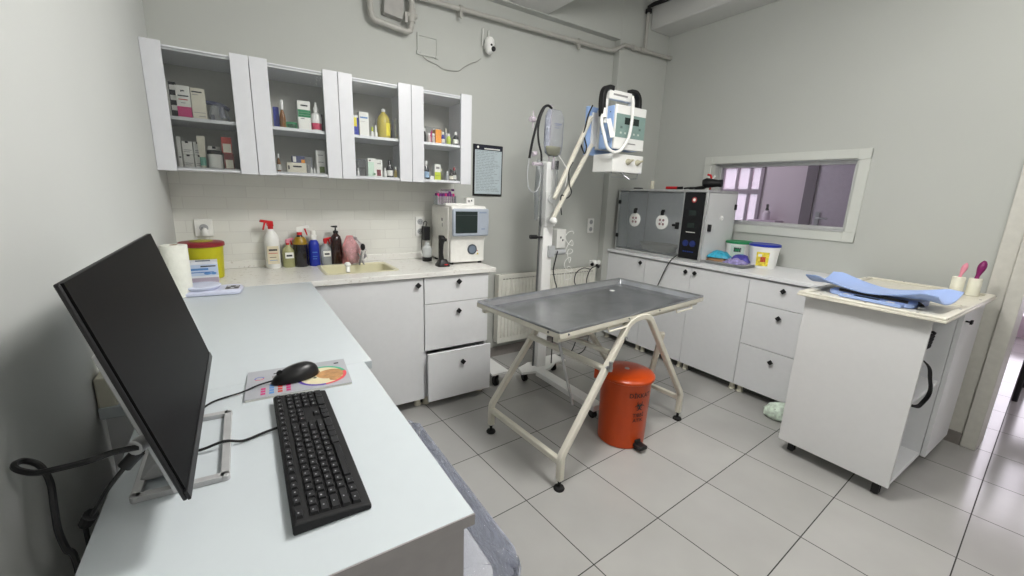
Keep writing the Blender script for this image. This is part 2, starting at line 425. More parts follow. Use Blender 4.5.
# ---------------------------------------------------------------- pipes, beams
t = thing('heating_pipe', 'grey painted pipe running along the top of the back wall', 'pipe', (1.0, .66, 2.6))
r = .016
pts = [(-.35, .70, 2.60), (0.2, .70, 2.607), (1.80, .70, 2.632), (1.90, .69, 2.636), (1.96, .655, 2.668), (2.0, .655, 2.690), (2.625, .655, 2.70)]
obj('pipe_run', MB().tube(pts, r, seg=14), pipe_m, t, 0, True)
for x, z in ((.45, 2.611), (1.52, 2.628)):
    obj('pipe_clip', MB().tube([(x - .012, .70, z), (x + .012, .70, z)], .023, seg=14).box(x - .008, x + .008, .70, YB, z - .008, z + .008).box(x - .01, x + .01, .69, .71, z - .055, z - .02), pipe_m, t, .001, True)
for p_ in ([(1.90, .69, 2.638), (1.93, .675, 2.65)], [(2.10, .655, 2.690), (2.14, .655, 2.691)], [(2.595, .655, 2.70), (2.625, .655, 2.70)]): obj('fitting', MB().tube(p_, .022, seg=14), pipe_m, t, 0, True)
q = MB().tube([(2.20, .655, 2.693), (2.30, .655, 2.695)], .021, seg=14)
obj('fitting', q, pipe_m, t, 0, True)
obj('riser_pipe', MB().tube([(2.265, .655, 2.69), (2.265, .655, 3.02)], .014, seg=14), pipe_m, t, 0, True)
solo('black_pipe', 'black pipe with an elbow under the ceiling beam in the right corner', 'pipe', MB().tube([(2.265, .655, 3.01), (2.265, .655, 3.05), (2.275, .62, 3.06), (2.31, .3, 3.065), (2.31, -1.2, 3.08)], .017, seg=14).tube([(2.265, .655, 3.0), (2.265, .655, 3.03)], .028, seg=14).tube([(2.305, .35, 3.065), (2.308, .31, 3.065)], .028, seg=14), black_m)
t = thing('looped_pipe', 'grey painted pipe loop hanging down on the upper back wall beside a duct', 'pipe', (0, .70, 2.5))
obj('pipe_run', MB().tube([(-.165, .70, 2.745), (-.16, .70, 2.47), (-.152, .70, 2.43), (-.135, .70, 2.412), (.065, .70, 2.390), (.090, .70, 2.40), (.10, .70, 2.44), (.105, .70, 2.745)], .018, seg=14), pipe_m, t, 0, True)
obj('valve', MB().tube([(.10, .70, 2.45), (.105, .70, 2.53)], .024, seg=12).tube([(.07, .70, 2.49), (.135, .70, 2.49)], .016, seg=10).box(.055, .075, .69, .71, 2.44, 2.50), pipe_m, t, .001, True)
solo('ceiling_duct', 'grey sheet duct dropping from the ceiling between the pipe loop', 'duct', MB().prism([(-.075, 2.47), (.045, 2.455), (.062, 2.745), (-.055, 2.745)], .705, YB, axis='y'), mat('duct_paint', (168, 166, 162), .6), bevel=.002)

# camera and cable
t = thing('security_camera', 'white ball security camera with two antennas on the upper back wall', 'camera', (.68, .74, 2.42))
obj('body', MB().ball((.68, .70, 2.42), .038, sc=(.85, .9, 1.25)), white_plastic, t, 0, True)
obj('hood', MB().lathe([(.034, 2.432), (.038, 2.44), (.034, 2.468), (.02, 2.484), (.001, 2.488)], c=(.68, .70)).box(.665, .695, .72, YB, 2.42, 2.45), white_plastic, t, 0, True)
obj('lens', MB().ball((.695, .668, 2.405), .017).ball((.678, .668, 2.428), .008), black, t, 0, True)
for x in (.642, .690): obj('antenna', MB().tube([(x, .735, 2.43), (x + .002, .735, 2.545)], .0035), white_plastic, t, 0, True)
solo('camera_cable', 'thin grey cable drooping from the security camera to the wall box', 'cable', MB().tube([(.64, .752, 2.35), (.60, .752, 2.32), (.56, .752, 2.305), (.5, .752, 2.265), (.46, .752, 2.235), (.40, .752, 2.228), (.34, .752, 2.228), (.30, .752, 2.245), (.26, .752, 2.255), (.22, .752, 2.265), (.185, .752, 2.29), (.165, .752, 2.31)], .0022, smooth=4), mat('grey_cable', (158, 157, 152), .6))
q = MB().box(.155, .165, .748, YB, 2.30, 2.42).box(.165, .30, .748, YB, 2.286, 2.296).box(.293, .299, .753, YB, 2.296, 2.41).box(.165, .293, .753, YB, 2.404, 2.409).box(.15, .17, .744, YB, 2.288, 2.31).box(.285, .305, .744, YB, 2.282, 2.30)
solo('wall_conduit', 'faint square outline of painted cable trunking beside the camera cable', 'conduit', q, wall_m, bevel=.001)

# ---------------------------------------------------------------- wall cabinets
ZB, ZTOP, YF = 1.447, 2.012, .42
DS = .018
spans = [(-1.25, -.84), (-.84, -.427), (-.427, -.012), (-.012, .399)]
opens = [(-1.175, -.918), (-.76, -.503), (-.352, -.09), (.066, .322)]
names = ['leftmost white wall cabinet, next to the left wall', 'second white wall cabinet from the left, holding a blue box', 'third white wall cabinet from the left, holding a yellow jug', 'rightmost white wall cabinet, next to the clipboard']
for (x0, x1), (a0, a1), lb in zip(spans, opens, names):
    t = thing('wall_cabinet', lb, 'cabinet', ((x0 + x1) / 2, .6, ZB), 0, 'white wall cabinets in a row')
    e = .001; yf = YF + DS + .002
    q = MB().box(x0 + e, x0 + .018, yf, YB - .01, ZB + .004, ZTOP - .012).box(x1 - .018, x1 - e, yf, YB - .01, ZB + .004, ZTOP - .012)
    q.box(x0 + .018, x1 - .018, yf, YB - .01, ZTOP - .030, ZTOP - .012).box(x0 + .018, x1 - .018, yf, YB - .01, ZB + .004, ZB + .022)
    obj('carcass', q, white_lam, t, .001, True)
    obj('back_panel', MB().box(x0 + .018, x1 - .018, YB - .018, YB - .012, ZB + .022, ZTOP - .03), inner_m, t, 0, True)
    obj('shelf', MB().box(x0 + .0185, x1 - .0185, yf, YB - .02, 1.682, 1.698), white_lam, t, .001, True)
    dr_ = obj('door', MB().box(x0 + .0015, a0, YF, YF + DS, ZB, ZTOP).box(a1, x1 - .0015, YF, YF + DS, ZB, ZTOP).box(a0, a1, YF + .012, YF + DS, ZTOP - .020, ZTOP - .012).box(a0, a1, YF + .012, YF + DS, ZB + .006, ZB + .014), stile_m, t, .0012, True)
    obj('glass_pane', MB().box(a0 - .0, a1 + .0, YF + .013, YF + .017, ZB + .014, ZTOP - .02), clear, dr_, 0, True)

# ---- contents of the wall cabinets
SH, FL = 1.698, ZB + .022
def carton(x0, x1, z, h, body, label, y=.47, d=.05, marks=(), name='medicine_box', rz=0, top=None):
    w = x1 - x0; q = MB().box(-w / 2, w / 2, 0, d, 0, h, body)
    for (u0, u1, v0, v1, m) in marks: q.box(-w / 2 + u0 * w, -w / 2 + u1 * w, -.0006, .001, v0 * h, v1 * h, m)
    q.box(-w * .25, w * .25, .001, d - .001, h - .0005, h + .0006, top or body)
    return solo(name, label, 'box', q, None, ((x0 + x1) / 2, y, z), rz, None)
def bottle(x0, x1, z, h, body, cap, label, y=.50, capf=.2, neck=.4, lab=None, name='medicine_bottle', cat='bottle', shoulder=.62, sy=1):
    r = (x1 - x0) / 2; t = thing(name, label, cat, ((x0 + x1) / 2, y, z))
    hb = h * (1 - capf)
    obj('bottle_body', MB().lathe([(r * .9, 0), (r, h * .03), (r, hb * shoulder), (r * .92, hb * (shoulder + .1)), (r * neck, hb * .93), (r * neck, hb)], seg=20, sy=sy), body, t)
    obj('cap', MB().lathe([(r * neck * 1.25, hb * .96), (r * neck * 1.25, h * .99), (r * neck * 1.1, h)], seg=20), cap, t)
    if lab: obj('label_band', MB().lathe([(r * 1.02, hb * .12), (r * 1.02, hb * .52)], seg=20, sy=sy), lab, t)
    return t
K = ink; W_ = paper
# upper shelf, cabinet 1
q = MB().box(-.013, .013, 0, .05, 0, .155, black_m)
for v in (.03, .075, .12): q.box(-.010, .012, -.001, 0, v, v + .022, W_)
solo('medicine_box', 'tall black box with white patches at the left end of the upper left shelf', 'box', q, None, (-1.158, .475, SH))
carton(-1.146, -1.092, SH, .142, W_, 'white box with a pink bottom band and a tick mark', y=.46, marks=((0, 1, .02, .34, magenta), (.12, .88, .66, .70, K), (.15, .8, .55, .58, ink_red), (.35, .42, .80, .86, K), (.42, .62, .82, .86, K), (.3, .6, .45, .47, edge_m)))
carton(-1.089, -1.034, SH, .138, cream_paper, 'plain cream white box right of the pink banded box', y=.46, marks=((.08, .8, .86, .90, K), (.1, .5, .78, .80, edge_m), (.4, .9, .08, .10, edge_m), (.1, .9, .2, .215, edge_m)))
t = thing('bagged_instrument', 'dark blue handheld instrument in a clear bag beside the cream box', 'instrument', (-.985, .50, SH))
obj('instrument', MB().tube([(-.055, 0, .085), (-.02, 0, .085), (.02, 0, .078), (.045, 0, .06)], .010).tube([(.01, 0, .075), (.012, 0, .035), (.02, 0, .02)], .014).box(-.035, -.02, -.01, .01, .001, .03, None), mat('dark_slate_plastic', (52, 56, 84), .4), t, .001)
obj('bag', MB().lathe([(.04, 0), (.045, .02), (.035, .06), (.02, .085)], seg=10, sy=.5), clear_pl, t)
# lower shelf, cabinet 1
carton(-1.168, -1.154, FL, .14, W_, 'narrow tall white box at the left end of the lower left shelf', y=.47, marks=((.2, .8, .3, .34, K),))
g_ = 'stacked white medicine boxes'
for i, (a, b) in enumerate(((-1.150, -1.110), (-1.105, -1.068))):
    for k in range(2):
        q = carton(a, b, FL + k * .062, .060, W_, ('%s white notched box of the %s stack on the lower left shelf' % (('bottom', 'top')[k], ('wider left', 'narrower right')[i])), y=.49, marks=((.32, .62, .86, 1, K), (.1, .9, .3, .34, edge_m), (.1, .7, .16, .2, edge_m)))
        q['group'] = g_
t = thing('ointment_tube', 'cream and green tube standing in front of the stacked white boxes', 'tube', (-1.072, .462, FL), 0)
obj('tube_body', MB().lathe([(.011, 0), (.012, .02), (.012, .05)], seg=16).add([(-.012, -.006, .05), (.012, -.006, .05), (.012, .006, .05), (-.012, .006, .05), (-.017, -.001, .15), (.017, -.001, .15), (.017, .001, .15), (-.017, .001, .15)], [(0, 1, 5, 4), (1, 2, 6, 5), (2, 3, 7, 6), (3, 0, 4, 7), (4, 5, 6, 7)]), cream_plastic, t)
obj('green_band', MB().lathe([(.0125, .01), (.0125, .05)], seg=16), mat('soft_green', (120, 180, 160), .5), t)
t = thing('ointment_jar', 'white round jar with a black lid on the lower left shelf', 'jar', (-1.022, .49, FL))
obj('jar_body', MB().lathe([(.029, 0), (.031, .004), (.031, .068)], seg=28), W_, t)
obj('lid', MB().lathe([(.032, .068), (.032, .086), (.030, .088)], seg=28), black, t)
carton(-1.05, -1.0, FL, .112, W_, 'white notched box behind the black lidded jar', y=.56, marks=((.35, .65, .9, 1, K),))
carton(-.985, -.943, FL, .078, mat('dark_red_card', (128, 58, 54), .6), 'lower red and grey box beside the black lidded jar', y=.50, marks=((.12, .9, .05, .6, cream_paper),))
carton(-.990, -.946, FL + .079, .078, mat('red_card', (178, 70, 60), .6), 'upper red topped box stacked beside the black lidded jar', y=.50, marks=((.12, .9, .05, .6, cream_paper),))
bottle(-.912, -.898, FL, .065, dark_glass, black, 'small dark bottle at the right end of the lower left shelf', y=.52)
# cabinet 2 upper
carton(-.745, -.718, SH, .105, blue, 'upright deep blue box at the left of the second upper shelf', y=.50, d=.03)
bottle(-.721, -.690, SH, .138, amber, white_plastic, 'amber pump bottle with white cap next to the blue box', y=.47, capf=.32, shoulder=.5)
carton(-.690, -.637, SH, .034, green, 'flat dark green box lying right of the amber bottle', y=.48, marks=((.1, .9, .2, .7, mat('dark_green_ink', (20, 70, 40), .5)),))
carton(-.630, -.568, SH, .148, W_, 'white box with green stripes on the second upper shelf', y=.47, marks=((0, 1, .44, .70, green), (0, 1, .60, .61, W_), (0, 1, .52, .53, W_), (.25, .8, .82, .87, K), (.2, .5, .38, .40, K)))
t = thing('spray_bottle', 'white nozzle bottle with a crimson label on the second upper shelf', 'bottle', (-.537, .49, SH))
obj('bottle_body', MB().lathe([(.024, 0), (.026, .004), (.026, .075), (.022, .092), (.010, .098), (.010, .105)], seg=20), white_plastic, t)
obj('nozzle', MB().lathe([(.012, .103), (.012, .118), (.006, .135), (.005, .152)], seg=16), white_plastic, t)
obj('label_band', MB().lathe([(.0265, .008), (.0265, .042)], seg=20), mat('crimson_print', (196, 40, 84), .5), t)
carton(-.505, -.495, SH, .10, mat('dark_maroon', (60, 30, 40), .6), 'dark maroon box at the right end of the second upper shelf', y=.54)
# cabinet 2 lower
bottle(-.748, -.730, FL, .095, amber, white_plastic, 'slim amber bottle at the left end of the second lower shelf', y=.50, lab=W_)
carton(-.702, -.607, FL, .052, cream_paper, 'flat cream box lying on the second lower shelf', y=.47, d=.08, marks=((.3, .75, .55, .7, K), (.05, .12, .3, .7, K)))
carton(-.672, -.610, FL + .054, .036, mat('slate_blue_card', (80, 86, 120), .6), 'slate blue carton stacked on the flat cream box', y=.49, marks=((.05, .3, .1, .9, W_), (.7, 1, 0, .5, orange_card)))
t = thing('plastic_tub', 'small clear tub of vials behind the flat cream box', 'tub', (-.595, .56, FL))
obj('tub', MB().box(-.03, .03, -.03, .03, 0, .09), clear_pl, t, .003)
obj('vials', MB().lathe([(.010, .002), (.010, .05), (.004, .06)], c=(-.012, 0), seg=10).lathe([(.010, .002), (.010, .045), (.004, .055)], c=(.012, .0), seg=10), mat('vial_grey', (150, 150, 145), .4), t)
carton(-.548, -.503, FL, .128, W_, 'white box with a green corner at the right of the second lower shelf', y=.50, marks=((.3, .9, .05, .32, mat('olive_green', (110, 130, 60), .5)), (.2, .8, .5, .52, K), (.2, .8, .8, .82, K)))
for i in range(3):
    bottle(-.590 + i * .016, -.578 + i * .016, FL, .032, white_plastic, white_plastic, ('%s tiny white ampoule before the green cornered box' % ('left', 'middle', 'right')[i]), y=.455 + .004 * i, name='ampoule', cat='ampoule').__setitem__('group', 'tiny white ampoules')
# cabinet 3 upper
carton(-.345, -.312, SH, .110, blue, 'blue and yellow box at the left of the third upper shelf', y=.48, marks=((.0, .7, .45, .9, yellow2), (0, 1, .9, 1, W_)))
carton(-.309, -.256, SH, .132, W_, 'tall white box with faint blue print beside the blue and yellow box', y=.47, marks=((.1, .9, .74, .80, ink_blue), (.1, .6, .6, .61, edge_m)))
bottle(-.246, -.229, SH, .055, white_plastic, lime, 'small dropper with a lime cap on the third upper shelf', y=.47, capf=.4, neck=.5, name='dropper_bottle')
bottle(-.226, -.207, SH, .066, white_plastic, white_plastic, 'small all white dropper left of the yellow jug', y=.47, capf=.45, neck=.45, name='dropper_bottle')
t = thing('jug', 'large bottle of yellow liquid with a yellow label', 'bottle', (-.160, .50, SH))
obj('jug_body', MB().lathe([(.034, 0), (.038, .006), (.038, .095), (.033, .120), (.018, .140), (.010, .146), (.010, .155)], seg=28), liquid_y, t)
obj('label', MB().prism([(.0385 * math.cos(a), .0385 * math.sin(a)) for a in [(-1.45 + i * .15) for i in range(9)]] + [(.037 * math.cos(a), .037 * math.sin(a)) for a in [(-1.45 + i * .15) for i in range(9)]][::-1], .015, .088), yellow2, t)
obj('cap', MB().lathe([(.012, .152), (.012, .166)], seg=16), white_plastic, t)
bottle(-.122, -.100, SH, .09, brown_glass, mat('maroon_cap', (96, 30, 30), .4), 'dark red bottle right of the yellow jug', y=.53)
bottle(-.100, -.082, SH, .118, grey_plastic, grey_plastic, 'grey tube at the right end of the third upper shelf', y=.48, neck=.8)
# cabinet 3 lower
bottle(-.335, -.322, FL, .045, white_plastic, white_plastic, 'tiny vial at the left end of the third lower shelf', y=.47, name='vial', cat='vial')
t = thing('plastic_drawer_box', 'clear divided box at the back of the third lower shelf', 'box', (-.27, .66, FL))
obj('box_body', MB().box(-.08, .10, -.04, .04, 0, .105), clear_pl, t, .003)
obj('dividers', MB().box(-.079, .099, -.038, -.036, .05, .055).box(-.02, -.017, -.038, .038, .002, .10).box(.04, .043, -.038, .038, .002, .10), mat('smoky_plastic', (120, 118, 108), .5), t)
carton(-.270, -.223, FL, .105, W_, 'white box with pale green print on the third lower shelf', y=.47, marks=((.0, .75, .0, .8, pale_green), (.15, .35, .85, .92, K), (.6, .9, .08, .2, green)))
carton(-.221, -.183, FL, .100, W_, 'white box with a dark red square on the third lower shelf', y=.475, marks=((.1, .75, .05, .42, mat('wine_print', (120, 30, 50), .5)), (.2, .8, .75, .8, edge_m)))
bottle(-.181, -.162, FL, .055, white_plastic, white_plastic, 'small white bottle between the red squared box and the dark bottle', y=.46)
bottle(-.155, -.115, FL, .102, dark_glass, black, 'dark bottle with a white label on the third lower shelf', y=.485, lab=W_)
bottle(-.112, -.092, FL, .065, mat('olive_glass', (150, 135, 70), .3), white_plastic, 'small olive bottle at the right end of the third lower shelf', y=.47)
# cabinet 4 upper
bottle(.078, .100, SH, .085, black_m, white_plastic, 'slim black bottle at the left end of the fourth upper shelf', y=.47)
for i, x in enumerate((.104, .133)):
    bottle(x, x + .022, SH, .056, mat('rosy_white', (210, 196, 192), .4), white_plastic, ('%s of two small pale bottles beside the orange box' % ('left', 'right')[i]), y=.46, neck=.6, name='vial', cat='vial').__setitem__('group', 'small pale bottles')
carton(.160, .200, SH, .084, orange_card, 'small orange box on the fourth upper shelf', y=.46)
bottle(.207, .232, SH, .076, blue, W_, 'small blue bottle right of the orange box', y=.48, neck=.5, lab=W_)
bottle(.236, .265, SH, .066, mat('lime_plastic', (176, 196, 60), .4), white_plastic, 'small lime green bottle on the fourth upper shelf', y=.46, neck=.5)
bottle(.262, .284, SH, .110, grey_plastic, cream_plastic, 'cream capped bottle behind the lime green bottle', y=.55)
bottle(.284, .322, SH, .082, dark_glass, white_plastic, 'dark square shouldered bottle at the right of the fourth upper shelf', y=.465, lab=W_)
q = MB().box(-.055, .055, 0, .012, 0, .125, mat('pouch_grey', (150, 152, 148), .6)).add([(-.01, -.001, .11), (-.045, -.001, .005), (.03, -.001, .005)], [(0, 1, 2)], magenta).add([(.0, -.001, .115), (.035, -.001, .02), (.05, -.001, .115)], [(0, 1, 2)], W_)
solo('pouch', 'grey pouch with a pink triangle leaning behind the small bottles', 'pouch', q, None, (.225, .66, SH))
# cabinet 4 lower
bottle(.080, .120, FL, .115, dark_glass, white_plastic, 'dark bottle with a blue label and white cap on the fourth lower shelf', y=.48, lab=mat('pale_blue_label', (150, 180, 210), .5))
carton(.123, .148, FL, .022, W_, 'tiny flat white packet beside the blue labelled bottle', y=.46, d=.04)
carton(.155, .196, FL, .098, W_, 'white and yellow box on the fourth lower shelf', y=.465, marks=((0, 1, 0, .5, lime), (.2, .8, .7, .85, edge_m), (.1, .9, .25, .29, K)))
bottle(.205, .235, FL, .075, mat('khaki_glass', (120, 120, 90), .3), cream_plastic, 'khaki bottle right of the white and yellow box', y=.52, neck=.6)
bottle(.236, .258, FL, .060, grey_plastic, white_plastic, 'small grey vial on the fourth lower shelf', y=.47, name='vial', cat='vial')
bottle(.258, .286, FL, .072, brown_glass, black, 'brown bottle with a cream label on the fourth lower shelf', y=.465, lab=cream_paper)
bottle(.290, .321, FL, .088, brown_glass, dark_red, 'brown bottle with a dark red cap at the right end of the fourth lower shelf', y=.49, lab=W_)

# ---------------------------------------------------------------- clipboard / notice
t = thing('notice', 'framed notice sheet with a black header on the back wall', 'notice', (.72, .755, 1.37))
q = MB().box(.588, .848, .748, .758, 1.372, 1.756)
obj('backing', q, black_m, t, .002, True)
q = MB().box(.600, .838, .7465, .748, 1.388, 1.715, pale_paper).box(.598, .840, .7463, .748, 1.715, 1.75, navy)
q.box(.68, .82, .7455, .7464, 1.722, 1.731, W_).ball((.625, .7462, 1.735), .009, W_, sc=(1, .1, 1), seg=10)
obj('sheet', q, None, t, 0, True)
q = MB()
for i in range(26):
    z = 1.705 - i * .0118; x = .612
    while x < .80 - .05 * rnd.random():
        l_ = .012 + .03 * rnd.random(); q.box(x, min(x + l_, .826), .7458, .7464, z, z + .0028); x += l_ + .007
    if i in (6, 15): continue
obj('print_lines', q, mat('grey_ink', (130, 140, 146), .7), t, 0, True)

# ---------------------------------------------------------------- back base cabinets
def knob(parent, x, y, z, face='-y', name='knob'):
    s = .019
    q = MB()
    if face == '-y': q.prism([(x, z - s), (x + s, z), (x, z + s), (x - s, z)], y - .026, y - .014, axis='y').tube([(x, y - .016, z), (x, y, z)], .006)
    else: q.prism([(y, z - s), (y + s, z), (y, z + s), (y - s, z)], x - .026, x - .014, axis='x').tube([(x - .016, y, z), (x, y, z)], .006)
    return obj(name, q, black_m, parent, .0015, True)
def cab_leg(parent, x, y, h=.066):
    return obj('leg', MB().lathe([(.024, 0), (.026, .004), (.020, .012), (.018, h - .01), (.024, h)], c=(x, y), seg=16), cream_plastic, parent, 0, True)
YC, YFr = .225, .206   # carcass front, door front
t = thing('sink_cabinet', 'white base cabinet with a wide plain door under the sink', 'cabinet', (-.3, .45, 0))
obj('carcass', MB().box(-.66, -.642, YC, YB - .02, .066, .876).box(-.050, -.032, YC, YB - .02, .066, .876).box(-.642, -.050, YC, YB - .02, .066, .084).box(-.642, -.050, YB - .03, YB - .02, .084, .876), white_lam, t, .001, True)
dr = obj('door', MB().box(-.655, -.034, YFr, YC - .001, .064, .872), white_lam, t, .0015, True)
knob(dr, -.072, YFr, .832)
for x, y in ((-.06, .27), (-.6, .27), (-.06, .68), (-.6, .68)): cab_leg(t, x, y)
t = thing('drawer_cabinet', 'white three drawer base cabinet by the radiator with its bottom drawer pulled out', 'cabinet', (.2, .45, 0))
q = MB().box(-.029, -.011, YC, YB - .02, .066, .876).box(.412, .43, YC, YB - .02, .066, .876).box(-.011, .412, YC, YB - .02, .066, .084).box(-.011, .412, YB - .03, YB - .02, .084, .876).box(-.011, .412, YC, YB - .02, .858, .876).box(-.011, .412, YC + .002, .5, .385, .395)
obj('carcass', q, white_lam, t, .001, True)
for z0, z1, dy, kx, kz in ((.702, .872, 0, .202, .835), (.392, .698, 0, .202, .640), (.058, .385, .052, .21, .302)):
    q = MB().box(-.026, .428, YFr - dy, YC - .001 - dy, z0, z1)
    q2 = MB().box(.0, .012, YC - dy, .60, z0 + .02, z1 - .05).box(.388, .400, YC - dy, .60, z0 + .02, z1 - .05).box(.012, .388, YC - dy, .60, z0 + .02, z0 + .03)
    do = obj('drawer', q, white_lam, t, .0015, True)
    obj('drawer_box', q2, white_lam, do, .0, True)
    knob(do, kx, YFr - dy, kz)
for x, y in ((-.005, .262), (.40, .262), (.0, .68), (.40, .68)): cab_leg(t, x, y)

# countertop with sink
ct0, ct1 = .878, .908
sx0, sx1, sy0, sy1 = -.555, -.15, .33, .645
t = thing('countertop', 'speckled off white stone worktop along the back wall', 'countertop', (-.4, .47, ct0))
def slab_hole(X, Y, z0, z1):
    vs = []; fs = []
    xs, ys = X, Y
    for z in (z0, z1):
        for y in ys:
            for x in xs: vs.append((x, y, z))
    def id_(i, j, k): return k * 16 + j * 4 + i
    for j in range(3):
        for i in range(3):
            if (i, j) == (1, 1): continue
            fs.append((id_(i, j, 1), id_(i + 1, j, 1), id_(i + 1, j + 1, 1), id_(i, j + 1, 1)))
            fs.append((id_(i, j, 0), id_(i, j + 1, 0), id_(i + 1, j + 1, 0), id_(i + 1, j, 0)))
    for i in range(3):
        fs.append((id_(i, 0, 0), id_(i + 1, 0, 0), id_(i + 1, 0, 1), id_(i, 0, 1))); fs.append((id_(i, 3, 0), id_(i, 3, 1), id_(i + 1, 3, 1), id_(i + 1, 3, 0)))
        fs.append((id_(0, i, 0), id_(0, i, 1), id_(0, i + 1, 1), id_(0, i + 1, 0))); fs.append((id_(3, i, 0), id_(3, i + 1, 0), id_(3, i + 1, 1), id_(3, i, 1)))
    fs += [(id_(1, 1, 0), id_(1, 1, 1), id_(2, 1, 1), id_(2, 1, 0)), (id_(1, 2, 0), id_(2, 2, 0), id_(2, 2, 1), id_(1, 2, 1)), (id_(1, 1, 0), id_(1, 2, 0), id_(1, 2, 1), id_(1, 1, 1)), (id_(2, 1, 0), id_(2, 1, 1), id_(2, 2, 1), id_(2, 2, 0))]
    return vs, fs
vs, fs = slab_hole([XL + .002, sx0, sx1, .475], [.186, sy0, sy1, YB - .01], ct0, ct1)
obj('slab', MB().add(vs, fs), quartz, t, .002, True)
obj('upstand', MB().box(XL + .002, .47, YB - .026, YB - .010, ct1, ct1 + .045), quartz, t, .003, True)
q = MB()
pr = []
def rrect(x0, x1, y0, y1, r, n=5):
    o = []
    for cx, cy, a0 in ((x1 - r, y1 - r, 0), (x0 + r, y1 - r, 90), (x0 + r, y0 + r, 180), (x1 - r, y0 + r, 270)):
        for i in range(n + 1):
            a = math.radians(a0 + 90 * i / n); o.append((cx + r * math.cos(a), cy + r * math.sin(a)))
    return o
def loft(rings, mb, cap0=True, cap1=True, m=None):
    n = len(rings[0]); vs = [p for rg in rings for p in rg]; fs = []
    for j in range(len(rings) - 1):
        for i in range(n): fs.append((j * n + i, j * n + (i + 1) % n, (j + 1) * n + (i + 1) % n, (j + 1) * n + i))
    if cap0: fs.append(list(range(n))[::-1])
    if cap1: fs.append([(len(rings) - 1) * n + i for i in range(n)])
    return mb.add(vs, fs, m)
rings = []
for ins, z, r in ((-.012, .909, .03), (-.012, .912, .03), (.004, .912, .035), (.010, .905, .035), (.018, .78, .04), (.04, .762, .05)):
    rings.append([(x, y, z) for x, y in rrect(sx0 + ins, sx1 - ins, sy0 + ins, sy1 - ins, r)])
loft(rings, q, False, True)
obj('sink_basin', q, sink_m, t, 0, True)
obj('drain', MB().lathe([(.03, .7625), (.03, .766), (.02, .767), (.001, .767)], c=(-.35, .49), seg=20), chrome, t, 0, True)
t = thing('tap', 'small white tap head at the front left rim of the sink', 'tap', (-.44, .35, .912))
obj('stem', MB().tube([(0, 0, 0), (.002, .01, .02), (.004, .018, .034)], .012, seg=14), white_plastic, t)
obj('head', MB().ball((.002, .015, .045), .017, sc=(1.1, 1, .85)), white_plastic, t)

# ---------------------------------------------------------------- items on the back counter
def trigger(mb, z, m1, m2, s=1.0, ang=0):
    c, sn = math.cos(ang), math.sin(ang)
    old = mb.M; mb.M = old @ Matrix.Rotation(ang, 4, 'Z')
    mb.lathe([(.013 * s, z), (.013 * s, z + .018 * s)], m1, 14)
    mb.prism([(-.014 * s, z + .018 * s), (.014 * s, z + .018 * s), (.012 * s, z + .045 * s), (-.045 * s, z + .055 * s), (-.05 * s, z + .042 * s), (-.018 * s, z + .036 * s)], -.009 * s, .009 * s, m2, 'y')
    mb.prism([(-.022 * s, z + .038 * s), (-.030 * s, z + .040 * s), (-.040 * s, z + .0 * s), (-.034 * s, z + .0 * s)], -.005 * s, .005 * s, m1, 'y')
    mb.M = old
Z = ct1
# sharps bin
t = thing('sharps_container', 'yellow green sharps tub with a dark red lid in the back left corner', 'tub', (-1.125, .50, Z))
obj('tub_body', MB().lathe([(.080, 0), (.084, .004), (.092, .160), (.094, .17)], seg=36), yellow, t)
obj('lid', MB().lathe([(.096, .168), (.100, .170), (.100, .186), (.094, .190), (.05, .192)], seg=36), dark_red, t)
obj('lid_flap', MB().lathe([(.05, .188), (.05, .196), (.03, .198), (.001, .198)], seg=24), mat('olive_lid', (170, 160, 60), .5), t)
# glove box
t = thing('glove_box', 'white and blue carton of gloves in front of the yellow tub', 'box', (-1.118, .305, Z), 0.03)
q = MB().box(-.085, .058, 0, .085, 0, .112, mat('carton_white', (226, 230, 238), .55))
q.box(-.084, .058, -.001, 0, .045, .10, mat('carton_blue', (196, 212, 236), .55)).box(-.07, .02, -.0016, -.001, .072, .082, ink_blue).box(-.07, .04, -.0016, -.001, .060, .064, mat('ink_midblue', (70, 120, 190), .5)).box(-.084, .058, -.0014, 0, .0, .035, mat('carton_mauve', (176, 166, 182), .55))
q.ball((.015, -.001, .055), .010, ink_blue, sc=(1.5, .1, .6), seg=12).ball((.040, -.001, .055), .009, ink_blue, sc=(1.2, .1, .7), seg=12)
q.box(-.03, .03, .02, .06, .1115, .1125, mat('slot_dark', (110, 120, 140), .7))
obj('carton', q, None, t, .0)
obj('print_line', MB().box(-.01, .05, -.0016, -.001, .088, .094, ink), None or ink, t)
# kitchen scale
t = thing('kitchen_scale', 'pale lilac weighing scale with a grey keypad on the desk corner', 'scale', (-1.09, .10, Z), -.10)
lil = mat('lilac_plastic', (214, 218, 238), .35)
obj('scale_body', loft([[(x, y, z) for x, y in rrect(-.11 + i, .125 - i, -.065 + i, .075 - i, .03)] for i, z in ((.006, 0), (0, .004), (0, .014), (.008, .022))], MB()), lil, t)
obj('platform', MB().lathe([(.062, .022), (.070, .028), (.074, .036), (.070, .040), (.001, .041)], c=(-.03, .005), seg=36), lil, t)
q = MB().box(.062, .114, -.04, .03, .0218, .0235, mat('keypad_grey', (110, 108, 110), .5))
for i in range(3):
    for j in range(2): q.box(.066 + i * .016, .078 + i * .016, -.036 + j * .034, -.008 + j * .034, .0234, .0242, mat('keypad_light', (190, 190, 196), .5) if (i + j) % 2 else mat('keypad_dark', (60, 60, 66), .5))
obj('keypad', q, None, t)
